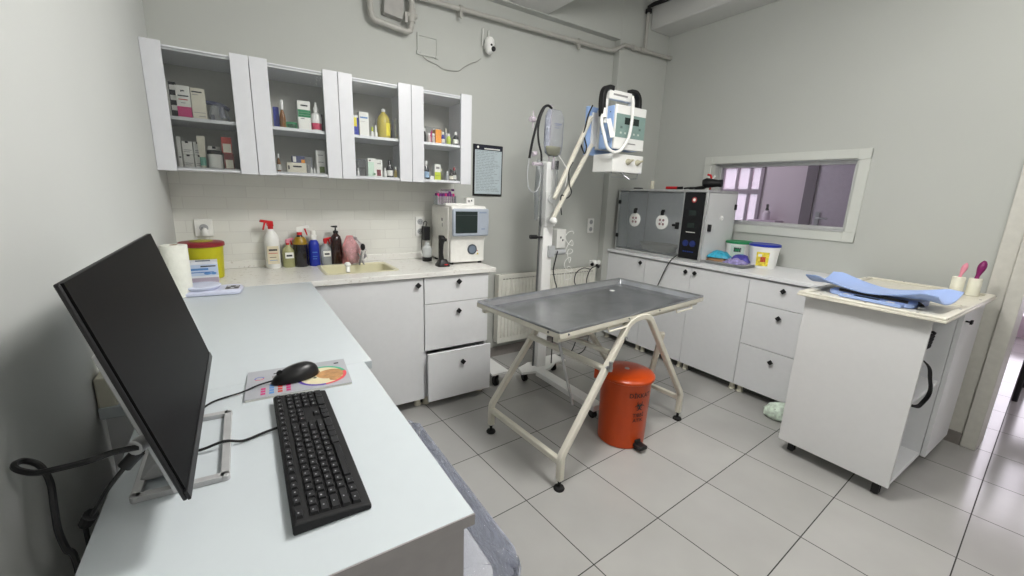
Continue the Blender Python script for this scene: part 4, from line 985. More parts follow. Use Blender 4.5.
obj('height_lever', MB().tube([(sxp - .045, syp - .02, 1.10), (sxp - .13, syp - .03, 1.105)], .008).tube([(sxp - .10, syp - .03, 1.105), (sxp - .155, syp - .03, 1.107)], .015, seg=12), black, t, 0, True)
obj('side_rail', MB().tube([(sxp - .055, syp, .11), (sxp - .055, syp, 1.60)], .008), mat('rail_grey', (110, 112, 112), .4, metal=.5), t, 0, True)
obj('cable', MB().tube([(1.27, .215, 2.04), (1.235, .215, 1.97), (1.20, .20, 1.88), (1.19, .2, 1.83), (1.225, .2, 1.75), (1.20, .19, 1.70), (1.16, .19, 1.76)], .005, smooth=5), black, t, 0, True)
obj('cable', MB().tube([(1.08, .17, 1.63), (1.04, .16, 1.57), (1.05, .16, 1.48), (1.08, .165, 1.42), (1.04, .165, 1.38), (.99, .165, 1.40), (.985, .165, 1.34), (1.0, .165, 1.26)], .004, smooth=5), black, t, 0, True)
obj('cable', MB().tube([(.985, .165, 1.0), (.965, .16, .94), (.95, .16, .86), (.97, .16, .78), (.99, .16, .70), (.98, .16, .4), (.99, .17, .12)], .0045, smooth=5), black, t, 0, True)

# control unit on the arm (two devices clamped together with its handle)
t = thing('xray_unit', 'pale blue and white control unit with a small display on the end of the arm', 'medical device', (1.45, .1, 1.61))
ux0, ux1, uy0, uy1, uz0, uz1 = 1.293, 1.603, .0, .15, 1.735, 2.02
obj('body', MB().box(ux0, ux1, uy0 + .02, uy1, uz0, uz1), blue_case, t, .006, True)
obj('front_cover', MB().box(ux0, ux1, uy0, uy0 + .0195, uz0 - .004, uz1 + .004), white_plastic, t, .006, True)
q = MB().box(ux0 + .006, ux1 - .006, uy0 - .002, uy0, uz0 + .075, uz1 - .055, teal_panel)
q.box(ux0 + .09, ux0 + .16, uy0 - .0035, uy0 - .001, uz1 - .12, uz1 - .075, lcd).box(ux0 + .175, ux1 - .075, uy0 - .0035, uy0 - .001, uz1 - .12, uz1 - .075, lcd)
for i in range(5): q.box(ux0 + .05 + i * .045, ux0 + .066 + i * .045, uy0 - .0035, uy0 - .001, uz0 + .10, uz0 + .112, mat('key_pale', (196, 206, 200), .5))
for i in range(2): q.box(ux0 + .05 + i * .19, ux0 + .07 + i * .19, uy0 - .0035, uy0 - .001, uz0 + .135, uz0 + .15, mat('key_dim', (92, 112, 110), .5))
obj('control_panel', q, None, t, 0, True)
obj('brand_mark', MB().box(ux0 + .10, ux0 + .22, uy0 - .0012, uy0, uz0 + .035, uz0 + .043), edge_m, t, 0, True)
obj('side_screw', MB().box(ux0 - .002, ux0, .05, .056, uz0 + .04, uz0 + .046).box(ux0 - .002, ux0, .05, .056, uz0 + .16, uz0 + .166).box(ux0 - .002, ux0, .12, .126, uz0 + .10, uz0 + .106).box(ux0 - .002, ux0, .05, .056, uz0 + .24, uz0 + .246), ink, t, 0, True)
obj('rear_plate', MB().box(1.262, 1.60, .25, .275, 1.70, 2.04), blue_case, t, .003, True)
obj('rear_housing', MB().box(1.35, 1.60, .15, .25, 1.74, 2.02), white_plastic, t, .004, True)
q = MB()
obj('handle', MB().flatpath(catmull([Vector(p) for p in ((1.222, .06, 1.94), (1.212, .06, 2.04), (1.222, .06, 2.105), (1.255, .06, 2.130), (1.30, .06, 2.128))], 6), .045, .030, up=(0, 1, 0)), black, t, .003, True)
q.flatpath(catmull([Vector(p) for p in ((1.47, .06, 2.135), (1.53, .06, 2.135), (1.565, .06, 2.105), (1.575, .06, 2.06), (1.575, .06, 2.0))], 6), .045, .026, up=(0, 1, 0))
obj('handle', q, black, t, .003, True)
obj('handle_grip', MB().box(1.262, 1.485, .045, .085, 2.060, 2.122), white_plastic, t, .006, True)
obj('handle_print', MB().box(1.30, 1.44, .0435, .0452, 2.086, 2.098), edge_m, t, 0, True)
obj('handle_bracket', MB().box(1.235, 1.262, .05, .08, 1.90, 2.06).box(1.485, 1.51, .05, .08, 2.0, 2.10), white_plastic, t, .003, True)
obj('lower_box', MB().prism([(1.30, 1.575), (1.612, 1.575), (1.612, 1.70), (1.30, 1.70)], .0, .20, axis='y'), white_plastic, t, .004, True)
for x in (1.45, 1.55):
    obj('port', MB().at((x, 0, 1.650), (PI / 2 - .25, 0, .2)).lathe([(.022, -.004), (.020, .012), (.009, .03), (.006, .05)], seg=14), mat('port_khaki', (176, 172, 150), .4), t, 0, True)
obj('wire_cradle', MB().tube([(1.315, .02, 1.575), (1.315, .02, 1.54), (1.42, .0, 1.54), (1.42, .0, 1.575)], .0035).tube([(1.59, .02, 1.575), (1.59, .02, 1.54), (1.47, -.01, 1.53), (1.44, .05, 1.575)], .0035), steel, t, 0, True)
obj('white_hose', MB().tube([(1.222, .05, 1.96), (1.19, .03, 1.90), (1.19, -.01, 1.80), (1.215, -.02, 1.73), (1.265, -.03, 1.703), (1.32, -.03, 1.712), (1.36, -.03, 1.742), (1.405, -.03, 1.81), (1.422, -.03, 1.918), (1.43, -.02, 2.03), (1.45, .01, 2.09)], .011, smooth=6, seg=10), white_plastic, t, 0, True)
obj('white_hook', MB().tube([(1.225, .05, 1.99), (1.222, .04, 1.93)], .018, seg=12).bar((1.235, .01, 1.92), (1.265, -.01, 1.80), .014, .03), white_plastic, t, .001, True)

# IV bag hanging at top of stand
t = thing('iv_bag', 'clear infusion bag hanging from the arm stand with tubing', 'bag', (.90, .20, 1.66))
rings = []
for f, wx, wy in ((0, .034, .010), (.06, .064, .020), (.25, .074, .026), (.6, .076, .026), (.85, .072, .018), (.97, .056, .008), (1, .050, .004)):
    rings.append([(.895 + wx * math.cos(2 * PI * i / 20) * (1 + .09 * math.sin(5 * i + 9 * f) + .05 * math.sin(11 * f * 7 + i * 2)), .17 + wy * math.sin(2 * PI * i / 20), 1.655 + .30 * f) for i in range(20)])
obj('bag', loft(rings, MB()), film_mat('bag_film', .14), t, 0, True, smooth=60)
obj('fluid', loft([[(.895 + 1.1 * wx * math.cos(2 * PI * i / 20), .17 + .8 * wy * math.sin(2 * PI * i / 20), z) for i in range(20)] for wx, wy, z in ((.03, .01, 1.66), (.05, .018, 1.675), (.058, .022, 1.715), (.056, .020, 1.72))], MB()), mat('fluid_pale_yellow', (214, 212, 170), .2, trans=.4), t, 0, True)
obj('print_block', MB().box(.875, .93, .138, .14, 1.86, 1.864).box(.88, .925, .138, .14, 1.85, 1.853).box(.875, .915, .138, .14, 1.835, 1.838), mat('print_blue', (90, 100, 140), .5), t, 0, True)
obj('drip_chamber', MB().tube([(.905, .17, 1.66), (.905, .17, 1.62)], .007).tube([(.905, .17, 1.625), (.905, .17, 1.57)], .013, seg=12), glassy('tube_plastic'), t, 0, True)
obj('roller_clamp', MB().box(.93, .945, .16, .18, 1.57, 1.63), black, t, .002, True)
obj('tubing', MB().tube([(.905, .17, 1.62), (.90, .17, 1.5), (.90, .168, 1.38), (.93, .165, 1.3)], .003, smooth=4).tube([(.93, .17, 1.68), (.99, .165, 1.62), (1.03, .165, 1.56), (1.02, .165, 1.46)], .003, smooth=4), white_plastic, t, 0, True)
t = thing('breathing_hose', 'black hose with grey tubing looped beside the infusion bag', 'hose', (.80, .18, 1.5))
obj('hose', MB().tube([(.88, .19, 1.965), (.84, .18, 1.975), (.80, .175, 1.955), (.765, .17, 1.90), (.74, .17, 1.82), (.715, .17, 1.72), (.70, .17, 1.63)], .0085, smooth=6, seg=10), black, t, 0, True)
obj('hose', MB().tube([(.82, .19, 1.965), (.79, .19, 1.90), (.775, .19, 1.82), (.785, .19, 1.74), (.81, .19, 1.67), (.815, .19, 1.62)], .007, smooth=6, seg=10), black, t, 0, True)
obj('tubing', MB().tube([(.70, .17, 1.63), (.69, .17, 1.54), (.70, .17, 1.45), (.73, .17, 1.415), (.77, .17, 1.42), (.795, .17, 1.47), (.80, .17, 1.57)], .004, smooth=5), grey_plastic, t, 0, True)
t = thing('plastic_sleeve', 'clear hanging plastic pouch around the top of the white column', 'pouch', (.87, .2, 1.3))
rings = []
for z, wx in ((1.22, .075), (1.4, .085), (1.55, .082), (1.64, .07)):
    rings.append([(.885 + wx * math.cos(2 * PI * i / 16) * (1 + .05 * math.sin(3 * i + z * 9)), .215 + .07 * math.sin(2 * PI * i / 16), z + .01 * math.sin(2 * i)) for i in range(16)])
obj('pouch_body', loft(rings, MB(), False, False), glassy('pouch_film', (225, 230, 232), .08, .12), t, 0, True)
obj('hooks', MB().tube([(.74, .2, 1.93), (.735, .2, 1.86), (.74, .2, 1.82)], .004).tube([(.715, .2, 1.88), (.75, .2, 1.88)], .018, seg=10).tube([(.745, .2, 1.66), (.775, .2, 1.67)], .016, seg=10).tube([(.75, .2, 1.60), (.83, .2, 1.60)], .012, seg=10).tube([(.90, .22, 1.60), (.90, .22, 1.995)], .006), glassy('tube_plastic'), t, 0, True)
# power box with coiled cable
t = thing('power_box', 'light grey power box clamped to the column above the table', 'power supply', (1.02, .22, 1.05))
obj('box_body', MB().box(.975, 1.06, .17, .25, 1.02, 1.155), mat('powerbox_grey', (206, 206, 202), .5), t, .004, True)
obj('clamp', MB().tube([(.92, .2, .985), (1.07, .19, .99)], .022, seg=14).box(.905, .96, .165, .25, .955, 1.04), grey_plastic, t, .004, True)
obj('sockets', MB().box(1.005, 1.015, .168, .171, 1.09, 1.105).box(1.025, 1.035, .168, .171, 1.07, 1.085), ink, t, 0, True)
pts = []
for i in range(60):
    a = i * .55; f = i / 59
    pts.append((1.11 + .028 * math.cos(a) + .01 * math.sin(i * .9), .18 + .012 * math.sin(a * .7), 1.12 - .34 * f + .035 * math.sin(a)))
solo('coiled_cable', 'tangled thin white cable hanging below the power box', 'cable', MB().tube(pts, .0022, smooth=3, seg=6), white_plastic)
solo('hanging_cable', 'black cable drooping in two loops over the right end of the radiator', 'cable', MB().tube([(1.90, .62, .755), (1.84, .60, .765), (1.76, .60, .745), (1.73, .61, .68), (1.735, .62, .60), (1.77, .60, .50), (1.7, .5, .2), (1.6, .45, .02), (1.4, .42, .01)], .0045, smooth=6).tube([(1.74, .60, .74), (1.66, .60, .755), (1.58, .60, .72), (1.56, .60, .64), (1.60, .6, .56), (1.62, .55, .3), (1.50, .5, .02), (1.3, .48, .01)], .0045, smooth=6), black)

# ---------------------------------------------------------------- examination table
TX, TY, TR = .770, -.486, .108
t = thing('examination_table', 'stainless steel topped veterinary examination table on a cream tubular frame', 'table', (TX, TY, 0), TR)
L, Wd = .635, .315       # half sizes of the tray
zt = .82
# tray: rim + sunken floor
def rect(hx, hy, z, r=.012): return [(x, y, z) for x, y in rrect(-hx, hx, -hy, hy, r, 3)]
q = loft([rect(L - .03, Wd - .03, zt - .040), rect(L - .016, Wd - .016, zt - .034), rect(L - .012, Wd - .012, zt - .010), rect(L + .004, Wd + .004, zt - .010), rect(L + .004, Wd + .004, zt), rect(L - .012, Wd - .012, zt + .001), rect(L - .024, Wd - .024, zt - .006), rect(L - .034, Wd - .034, zt - .032), rect(L - .06, Wd - .06, zt - .034)], MB())
obj('tray', q, tray_steel, t, 0, smooth=25)
obj('drain', MB().lathe([(.018, zt - .0342), (.016, zt - .0325), (.001, zt - .0325)], c=(.36, .17), seg=18), white_plastic, t)
q = MB()
h = .03
for a_, b_ in (((-L - .004, -Wd + .001), (L + .004, -Wd + .001)), ((-L - .004, Wd - .001), (L + .004, Wd - .001)), ((-L + .001, -Wd + .007), (-L + .001, Wd - .007)), ((L - .001, -Wd + .007), (L - .001, Wd - .007))):
    q.bar((a_[0], a_[1], zt - .0235), (b_[0], b_[1], zt - .0235), .010, .026)
for yy in (-Wd + .04, Wd - .04): q.bar((-L + .012, yy, zt - .052), (L - .012, yy, zt - .052), .03, .022)
obj('tray_frame', q, cream_metal, t, .004)
obj('frame_bolt', MB().tube([(-L + .05, -Wd - .007, zt - .022), (-L + .05, -Wd + .003, zt - .016)], .005).tube([(-L - .007, -Wd + .07, zt - .022), (-L + .003, -Wd + .07, zt - .016)], .005).tube([(-.14, -Wd - .007, zt - .022), (-.14, -Wd + .003, zt - .016)], .004).tube([(.14, -Wd - .007, zt - .022), (.14, -Wd + .003, zt - .016)], .004), black, t)
for cx in (-.21, .42):
    obj('rail_handle', MB().tube([(cx - .085, -Wd + .008, zt - .040), (cx - .085, -Wd - .002, zt - .062), (cx + .085, -Wd - .002, zt - .062), (cx + .085, -Wd + .008, zt - .040)], .005, seg=10), cream_metal, t)
# A-frames: feet in local coordinates
inv = Matrix.LocRotScale(t.location, t.rotation_euler, None).inverted()
fA = inv @ Vector((.238, -.855, 0)); fB = inv @ Vector((.200, -.261, 0)); fC = inv @ Vector((1.330, -.733, 0))
fD = fC + (fB - fA)
def aframe(f0, f1, lbl, top=.788):
    yl = f0.y
    x0, x1 = f0.x, f1.x; cx = (x0 + x1) / 2 + .012
    dy = f1.y - f0.y
    def P(x, z): return Vector((x, f0.y + dy * (x - x0) / (x1 - x0), z))
    k = top - .788
    a0, b0 = P(x0 + .012, .195), P(cx - .150, .722 + k); a1, b1 = P(x1 - .012, .195), P(cx + .100, .735 + k)
    pts = [P(x0, .05), P(x0, .165), P(x0 + .003, .180)] + [a0.lerp(b0, f) for f in (0, .5, 1)] + [P(cx - .132, .752 + k), P(cx - .105, .772 + k), P(cx - .070, .784 + k), P(cx - .03, .788 + k), P(cx + .01, .787 + k), P(cx + .045, .778 + k), P(cx + .075, .762 + k)] + [b1.lerp(a1, f) for f in (0, .5, 1)] + [P(x1 - .003, .180), P(x1, .165), P(x1, .05)]
    o = obj('leg_frame', MB().flatpath(pts, .032, .032, up=(-dy, f1.x - f0.x, 0)), cream_metal, t, .006, smooth=50)
    for f in (f0, f1):
        obj('foot', MB().lathe([(.026, 0), (.028, .006), (.024, .014), (.012, .018), (.008, .02), (.008, .055)], c=(f.x, f.y), seg=20), rubber, o)
    return P, cx
PA, cxa = aframe(fA, fC, 'near')
PB, cxb = aframe(fB, fD, 'far', .745)
obj('cross_bar', MB().bar(PA(fA.x, .15), PB(fB.x, .15), .030, .030), cream_metal, t, .005)
obj('cross_bar', MB().bar(PA(fC.x, .15), PB(fD.x, .15), .028, .028), cream_metal, t, .005)
# two tilting rails between the left legs (from far leg to near leg)
def onleg(P, x0, cx, z): # point on the sloping left leg at height z
    f = (z - .195) / (.722 - .195); return P(x0 + .012 + f * (cx - .150 - x0 - .012), z)
obj('brace_bar', MB().tube([onleg(PA, fA.x, cxa, .555), onleg(PB, fB.x, cxb, .55)], .017, seg=12), cream_metal, t)
obj('brace_bar', MB().bar(onleg(PA, fA.x, cxa, .625) + Vector((0, .03, 0)), onleg(PB, fB.x, cxb, .62), .024, .024), cream_metal, t, .004)
k0 = onleg(PA, fA.x, cxa, .555)
obj('locking_bolt', MB().tube([k0 + Vector((0, -.035, .02)), k0 + Vector((0, .01, -.0))], .012, seg=12).tube([k0 + Vector((0, -.03, .0)), k0 + Vector((0, -.03, .05))], .010, seg=10), steel, t)
obj('tilt_rod', MB().tube([(-L + .05, -Wd + .06, zt - .05), (-L + .23, -Wd + .10, .36)], .007, seg=10), steel, t)
obj('prop_strut', MB().bar(inv @ Vector((1.065, -.735, .635)), inv @ Vector((1.155, -.62, .30)), .030, .026), cream_metal, t, .004)
obj('pivot_bolt', MB().tube([PA(cxa - .156, .70) + Vector((0, -.024, 0)), PA(cxa - .156, .70) + Vector((0, .0, 0))], .009, seg=10), steel, t)

# ---------------------------------------------------------------- orange medical waste bin
bx, by = .85, -.685
t = thing('waste_bin', 'orange medical waste pedal bin under the examination table', 'bin', (bx, by, 0), 0)
R0, R1, H = .134, .146, .405
obj('bin_body', MB().lathe([(R0 - .006, 0), (R0, .008), (R1 - .004, H - .03), (R1, H - .02), (R1 + .002, H)], seg=48), orange, t)
obj('lid', MB().lathe([(R1 + .006, H - .008), (R1 + .012, H - .004), (R1 + .012, H + .008), (R1 + .004, H + .017), (.118, H + .026), (.06, H + .032), (.001, H + .032)], seg=48), orange, t)
obj('lid_boss', MB().lathe([(.014, H + .031), (.013, H + .035), (.001, H + .035)], seg=20), grey_plastic, t)
hd = math.atan2(.8, -.6)
obj('hinge', MB().at((0, 0, 0), (0, 0, hd)).box(R1 - .005, R1 + .035, -.03, .03, H - .05, H + .012), orange, t, .004)
# text faces the camera's right side
th = math.radians(-103)
q = MB()
def on_bin(z, body, size):
    q.M = Matrix.Rotation(th, 4, 'Z') @ Matrix.Translation((R0 + (R1 - R0) * z / H + .0015, 0, z)) @ Matrix.Rotation(PI / 2, 4, 'Z') @ Matrix.Rotation(PI / 2, 4, 'X')
    q.text(body, size, black, bend=R0 + (R1 - R0) * z / H + .002)
on_bin(.335, 'DİKKAT', .036); on_bin(.216, 'TIBBİ', .030); on_bin(.184, 'ATIK', .030)
# biohazard sign: three crescents and a ring
rb = R0 + (R1 - R0) * .275 / H + .002
q.M = Matrix.Rotation(th, 4, 'Z') @ Matrix.Translation((rb, 0, .273)) @ Matrix.Rotation(PI / 2, 4, 'Z') @ Matrix.Rotation(PI / 2, 4, 'X') @ Matrix.Diagonal((1.35, 1.35, 1, 1))
for k in range(3):
    a0 = math.radians(90 + 120 * k); cx, cy = .013 * math.cos(a0), .013 * math.sin(a0); vs = []; fs = []
    for i in range(21):
        a = a0 + math.radians(-148 + 296 * (i) / 20) + PI * 0
        b = a0 + PI + math.radians(-150 + 300 * i / 20)
        ang = a0 + math.radians(-140 + 280 * i / 20)
        th_ = .0042 * math.sin(PI * i / 20) ** .6 + .0006
        for r_ in (.0125 - th_, .0125):
            x_, y_ = cx + r_ * math.cos(ang + PI), cy + r_ * math.sin(ang + PI); vs.append((x_, y_, -(x_ * x_) / (2 * rb) + .0005))
    for i in range(20): fs.append((2 * i, 2 * i + 1, 2 * i + 3, 2 * i + 2))
    q.add(vs, fs, black)
vs = []; fs = []
for i in range(24):
    for r_ in (.0095, .0118):
        a = 2 * PI * i / 24; vs.append((r_ * math.cos(a), r_ * math.sin(a), .0006))
for i in range(24): j = (i + 1) % 24; fs.append((2 * i, 2 * i + 1, 2 * j + 1, 2 * j))
q.add(vs, fs, black)
obj('warning_print', q, None, t)
pa = math.radians(-95)
obj('pedal', MB().at((0, 0, 0), (0, 0, pa)).box(R0 - .01, R0 + .055, -.028, .028, .018, .040).box(R0 - .01, R0 + .01, -.02, .02, .0, .06), black, t, .005)

# ---------------------------------------------------------------- right base cabinets
FX = 2.058
ys = [.688, .236, -.22, -.685, -1.14]
cabl = ['white base cabinet below the left end of the incubator', 'white base cabinet below the incubator control panel', 'white base cabinet below the buckets and trays']
kn = [(.276,), (-.184,), (-.264,)]
for i in range(3):
    ya, yb = ys[i + 1], ys[i]
    t = thing('base_cabinet', cabl[i], 'cabinet', (2.33, (ya + yb) / 2, 0), 0, 'white single door base cabinets on the right wall')
    obj('carcass', MB().box(FX + .019, XR - .015, ya + .001, yb - .001, .066, .876), white_lam, t, .001, True)
    dd = obj('door', MB().box(FX, FX + .018, ya + .002, yb - .002, .064, .872), white_lam, t, .0015, True)
    for k in kn[i]: knob(dd, FX, k, .832, '-x')
    for y in (ya + .03, yb - .03): cab_leg(t, FX + .055, y); cab_leg(t, XR - .08, y)
t = thing('drawer_cabinet', 'white three drawer base cabinet beside the wheeled cabinet', 'cabinet', (2.33, -.91, 0))
ya, yb = ys[4], ys[3]
obj('carcass', MB().box(FX + .019, XR - .015, ya + .001, yb - .001, .066, .876), white_lam, t, .001, True)
for z0, z1, kz in ((.702, .872, .825), (.392, .698, .636), (.064, .388, .320)):
    dd = obj('drawer', MB().box(FX, FX + .018, ya + .002, yb - .002, z0, z1), white_lam, t, .0015, True); knob(dd, FX, -.919, kz, '-x')
for y in (ya + .03, yb - .03): cab_leg(t, FX + .055, y); cab_leg(t, XR - .08, y)
solo('right_worktop', 'white laminate worktop along the right wall', 'countertop', MB().box(FX - .02, XR - .003, -1.155, .688, .884, .908), white_lam, bevel=.0015)

# ---------------------------------------------------------------- incubator
t = thing('incubator', 'aluminium framed veterinary incubator cage with round port doors', 'incubator', (2.33, .08, Z))
ix0, ix1, iy0, iy1, iz0, iz1 = 2.10, 2.50, -.250, .64, Z + .012, 1.470
q = MB(); b_ = .018
def fbar(p0, p1): q.bar(p0, p1, b_, b_)
for x in (ix0, ix1):
    for y in (iy0, -.056, iy1): fbar((x, y, iz0), (x, y, iz1))
    for z in (iz0, iz1): fbar((x, iy0, z), (x, iy1, z))
for y in (iy0, iy1):
    for z in (iz0, iz1): fbar((ix0, y, z), (ix1, y, z))
obj('frame', q, alu, t, .001, True)
pan = mat('cage_panel', (226, 231, 235), .35)
obj('back_panel', MB().box(ix1 - .006, ix1 - .002, iy0, iy1, iz0, iz1), pan, t, 0, True)
obj('floor_panel', MB().box(ix0, ix1, iy0, iy1, iz0 - .004, iz0 + .004), pan, t, 0, True)
obj('top_panel', MB().box(ix0, ix1, iy0, iy1, iz1 + .002, iz1 + .010), acryl, t, .001, True)
obj('end_panel', MB().box(ix0, ix1, iy1 - .003, iy1 + .003, iz0, iz1), pan, t, 0, True)
sdoor = obj('side_door', MB().box(ix0 + .012, ix1 - .012, iy0 - .010, iy0 - .004, iz0 + .012, iz1 - .012), glassy('frosted_acrylic', (236, 237, 237), .62, .25), t, 0, True)
obj('inner_wall', MB().box(ix0 + .01, ix1 - .01, -.058, -.054, iz0 + .01, iz1 - .01), pan, t, 0, True)
dl = obj('cage_door', MB().box(ix0 - .012, ix0 - .007, -.055, iy1 - .01, iz0 + .02, iz1 - .02), acryl, t, 0, True)
for y in (.425, .130):
    rd = MB().at((ix0 - .012, y, 1.205), (0, -PI / 2, 0)).lathe([(.062, 0), (.062, .006), (.058, .008), (.001, .008)], seg=32)
    po = obj('port_door', rd, white_plastic, dl, 0, True)
    obj('port_latch', MB().box(ix0 - .030, ix0 - .012, y - .012, y + .012, 1.262, 1.300).box(ix0 - .026, ix0 - .0, y - .009, y + .009, 1.29, 1.31), black, dl, .002, True)
    c5 = MB()
    for k in range(4):
        a = math.radians(45 + 90 * k); c5.at((ix0 - .021, y + .024 * math.cos(a), 1.205 + .024 * math.sin(a)), (0, -PI / 2, 0)).lathe([(.011, 0), (.011, .001)], seg=12)
    c5.at((ix0 - .021, y, 1.205), (0, -PI / 2, 0)).lathe([(.004, 0), (.004, .0015)], seg=10, m=None)
    obj('port_mark', c5, mat('mark_greypink', (150, 120, 124), .6), dl, 0, True)
for zz in (1.34, 1.03): obj('hinge', MB().box(ix0 - .02, ix0 - .008, iy1 - .028, iy1 - .002, zz, zz + .035), black, dl, .002, True)
obj('door_latch', MB().box(ix0 - .035, ix0 - .012, -.040, -.014, 1.16, 1.215).box(ix0 - .04, ix0 - .012, -.020, .012, 1.18, 1.20), black, dl, .003, True)
# bowl inside
q = MB().box(ix0 - .013, ix0 - .008, -.238, -.062, iz0 + .012, iz1 - .012, mat('panel_black', (20, 20, 24), .3))
cy = -.15
for z, col in ((1.30, 0), (1.20, 1)):
    q.box(ix0 - .0145, ix0 - .0128, cy - .03, cy + .035, z - .02, z + .02, lcd)
q.box(ix0 - .0148, ix0 - .0128, cy - .04, cy + .04, 1.142, 1.148, W_)
for y in (cy - .032, cy + .032): q.at((ix0 - .013, y, 1.055), (0, -PI / 2, 0)).lathe([(.026, 0), (.026, .004), (.020, .006), (.001, .006)], mat('knob_blue', (34, 48, 110), .4), 20)
q.at((ix0 - .013, cy, 1.40), (0, -PI / 2, 0)).lathe([(.022, 0), (.022, .0015), (.015, .0016)], mat('logo_red', (170, 60, 60), .5), 20).lathe([(.012, 0), (.012, .002), (.001, .002)], W_, 14)
q.at()
for k in range(5): q.box(ix0 - .0145, ix0 - .0128, cy - .045 + k * .02, cy - .033 + k * .02, .985, .992, mat('sym_blue', (40, 70, 160), .5))
obj('control_panel', q, None, t, 0, True)
obj('door_latch', MB().box(2.135, 2.155, iy0 - .034, iy0 - .010, 1.16, 1.215), black, sdoor, .003, True)
obj('gauge', MB().at((2.31, iy0 - .010, 1.263), (PI / 2, 0, 0)).lathe([(.020, 0), (.020, .006), (.016, .008)], m=white_plastic, seg=20).lathe([(.015, .007), (.001, .0082)], m=black, seg=14), None, sdoor, 0, True)
obj('hinge', MB().box(2.478, 2.498, iy0 - .022, iy0 - .008, 1.33, 1.375), black, sdoor, .002, True)
t = thing('plastic_basin', 'pale oval basin lying inside the incubator', 'basin', (2.30, .30, iz0 + .004))
obj('basin', loft([[(.12 * s * math.cos(2 * PI * i / 28), .19 * s * math.sin(2 * PI * i / 28), z) for i in range(28)] for s, z in ((.8, 0), (.85, .004), (1, .065), (1.04, .068), (1.0, .060), (.82, .010))], MB()), mat('basin_pale', (205, 206, 200), .5), t)
# things on the incubator
IZ = iz1 + .011
t = thing('hair_dryer', 'black hand dryer lying on top of the incubator', 'dryer', (2.30, -.13, IZ), .25)
obj('barrel', MB().tube([(.0, -.09, .055), (.0, -.06, .055), (.0, -.015, .056), (.0, .03, .058), (0, .055, .055)], [.030, .028, .034, .040, .03], seg=20), black, t)
obj('grip', MB().tube([(.0, .03, .04), (.01, .05, .022), (.02, .12, .015), (.02, .17, .015)], [.02, .016, .012, .010], seg=12), black, t)
t = thing('red_clamp', 'small red and white clip standing behind the black dryer', 'clip', (2.40, -.08, IZ))
obj('clip_body', MB().tube([(0, .01, .0), (0, .0, .10)], .007, red).tube([(0, .0, .09), (0, .02, .125), (0, .045, .13)], .009, red).tube([(0, .0, .09), (0, -.02, .12)], .007, white_plastic), None, t)
solo('vial', 'small cream cylinder standing on the incubator', 'vial', MB().lathe([(.016, 0), (.017, .002), (.017, .065), (.013, .07), (.001, .07)], seg=18), cream_plastic, (2.17, .34, IZ))
t = thing('marker_pen', 'red marker lying on top of the incubator', 'pen', (2.16, .10, IZ))
obj('barrel', MB().tube([(0, .08, .012), (0, -.03, .012)], .012, seg=12), red, t)
obj('cap', MB().tube([(0, -.03, .012), (0, -.075, .012)], .011, seg=12), black, t)
solo('black_strap', 'thin black cord lying along the incubator top toward the dryer', 'cable', MB().tube([(2.15, .0, IZ + .008), (2.16, -.03, IZ + .012), (2.19, -.05, IZ + .01), (2.25, -.02, IZ + .008)], .007, smooth=5), black)
solo('black_remote', 'small black object near the left end of the incubator top', 'remote', MB().box(-.02, .02, -.04, .04, 0, .012), black, (2.2, .52, IZ), bevel=.004)
solo('incubator_cable', 'black cable dropping from the incubator across the cabinet doors', 'cable', MB().tube([(2.085, -.075, .96), (2.045, -.06, .93), (2.030, -.04, .90), (2.028, .0, .82), (2.028, .06, .66), (2.028, .13, .50), (2.02, .19, .42), (1.98, .26, .40), (1.90, .34, .42), (1.86, .40, .50)], .0045, smooth=6), black)

# trays and packages
g_ = 'shallow trays stacked on the right worktop'
for i in range(2):
    q = MB(); ty = mat('tray_white', (222, 222, 220), .35)
    loft([[(x, y, z) for x, y in rrect(-.105 + j, .11 - j, -.165 + j, .155 - j, .02)] for j, z in ((.012, 0), (.0, .010), (-.004, .012), (.006, .012), (.016, .003))], q, True, True)
    solo('tray', ('%s shallow steel tray beside the incubator' % ('lower', 'upper')[i]), 'tray', q, (grey_plastic if i == 0 else ty), (2.265, -.402, Z + i * .013), .0, g_)
def packet(x, y, z, w_, d_, h_, m, label, rz=0, seed=1, name='package'):
    r_ = random.Random(seed); vs = []; fs = []; nx, ny = 8, 6
    for s_ in (0, 1):
        for j in range(ny + 1):
            for i in range(nx + 1):
                u, v = i / nx * 2 - 1, j / ny * 2 - 1
                e = (1 - u ** 4) * (1 - v ** 4)
                vs.append((u * w_ / 2 * (1 + .06 * r_.uniform(-1, 1)), v * d_ / 2 * (1 + .06 * r_.uniform(-1, 1)), (h_ * (.25 + .75 * e) * (1 + .25 * r_.uniform(-1, 1)) if s_ else 0.0)))
    N = (nx + 1) * (ny + 1)
    for j in range(ny):
        for i in range(nx):
            a = j * (nx + 1) + i
            fs.append((a, a + nx + 1, a + nx + 2, a + 1)); fs.append((N + a, N + a + 1, N + a + nx + 2, N + a + nx + 1))
    per = [i for i in range(nx + 1)] + [(j + 1) * (nx + 1) - 1 for j in range(1, ny + 1)] + [ny * (nx + 1) + i for i in range(nx - 1, -1, -1)] + [j * (nx + 1) for j in range(ny - 1, 0, -1)]
    for k in range(len(per)): a, b = per[k], per[(k + 1) % len(per)]; fs.append((a, b, N + b, N + a))
    return solo(name, label, 'package', MB().add(vs, fs), m, (x, y, z), rz, smooth=50)
TZ = Z + .026
packet(2.245, -.325, TZ, .13, .15, .026, cardboard, 'brown packet lying on the trays', .1, 2)
packet(2.25, -.325, TZ + .026, .13, .15, .045, mat('turquoise_bag', (50, 160, 190), .4, var=.25, vscale=50), 'crumpled turquoise packet on top of the brown packet', .3, 3)
packet(2.22, -.475, TZ, .11, .13, .036, mat('violet_white_bag', (150, 140, 190), .4, var=.45, vscale=45), 'violet and white packet at the right of the trays', -.2, 4)
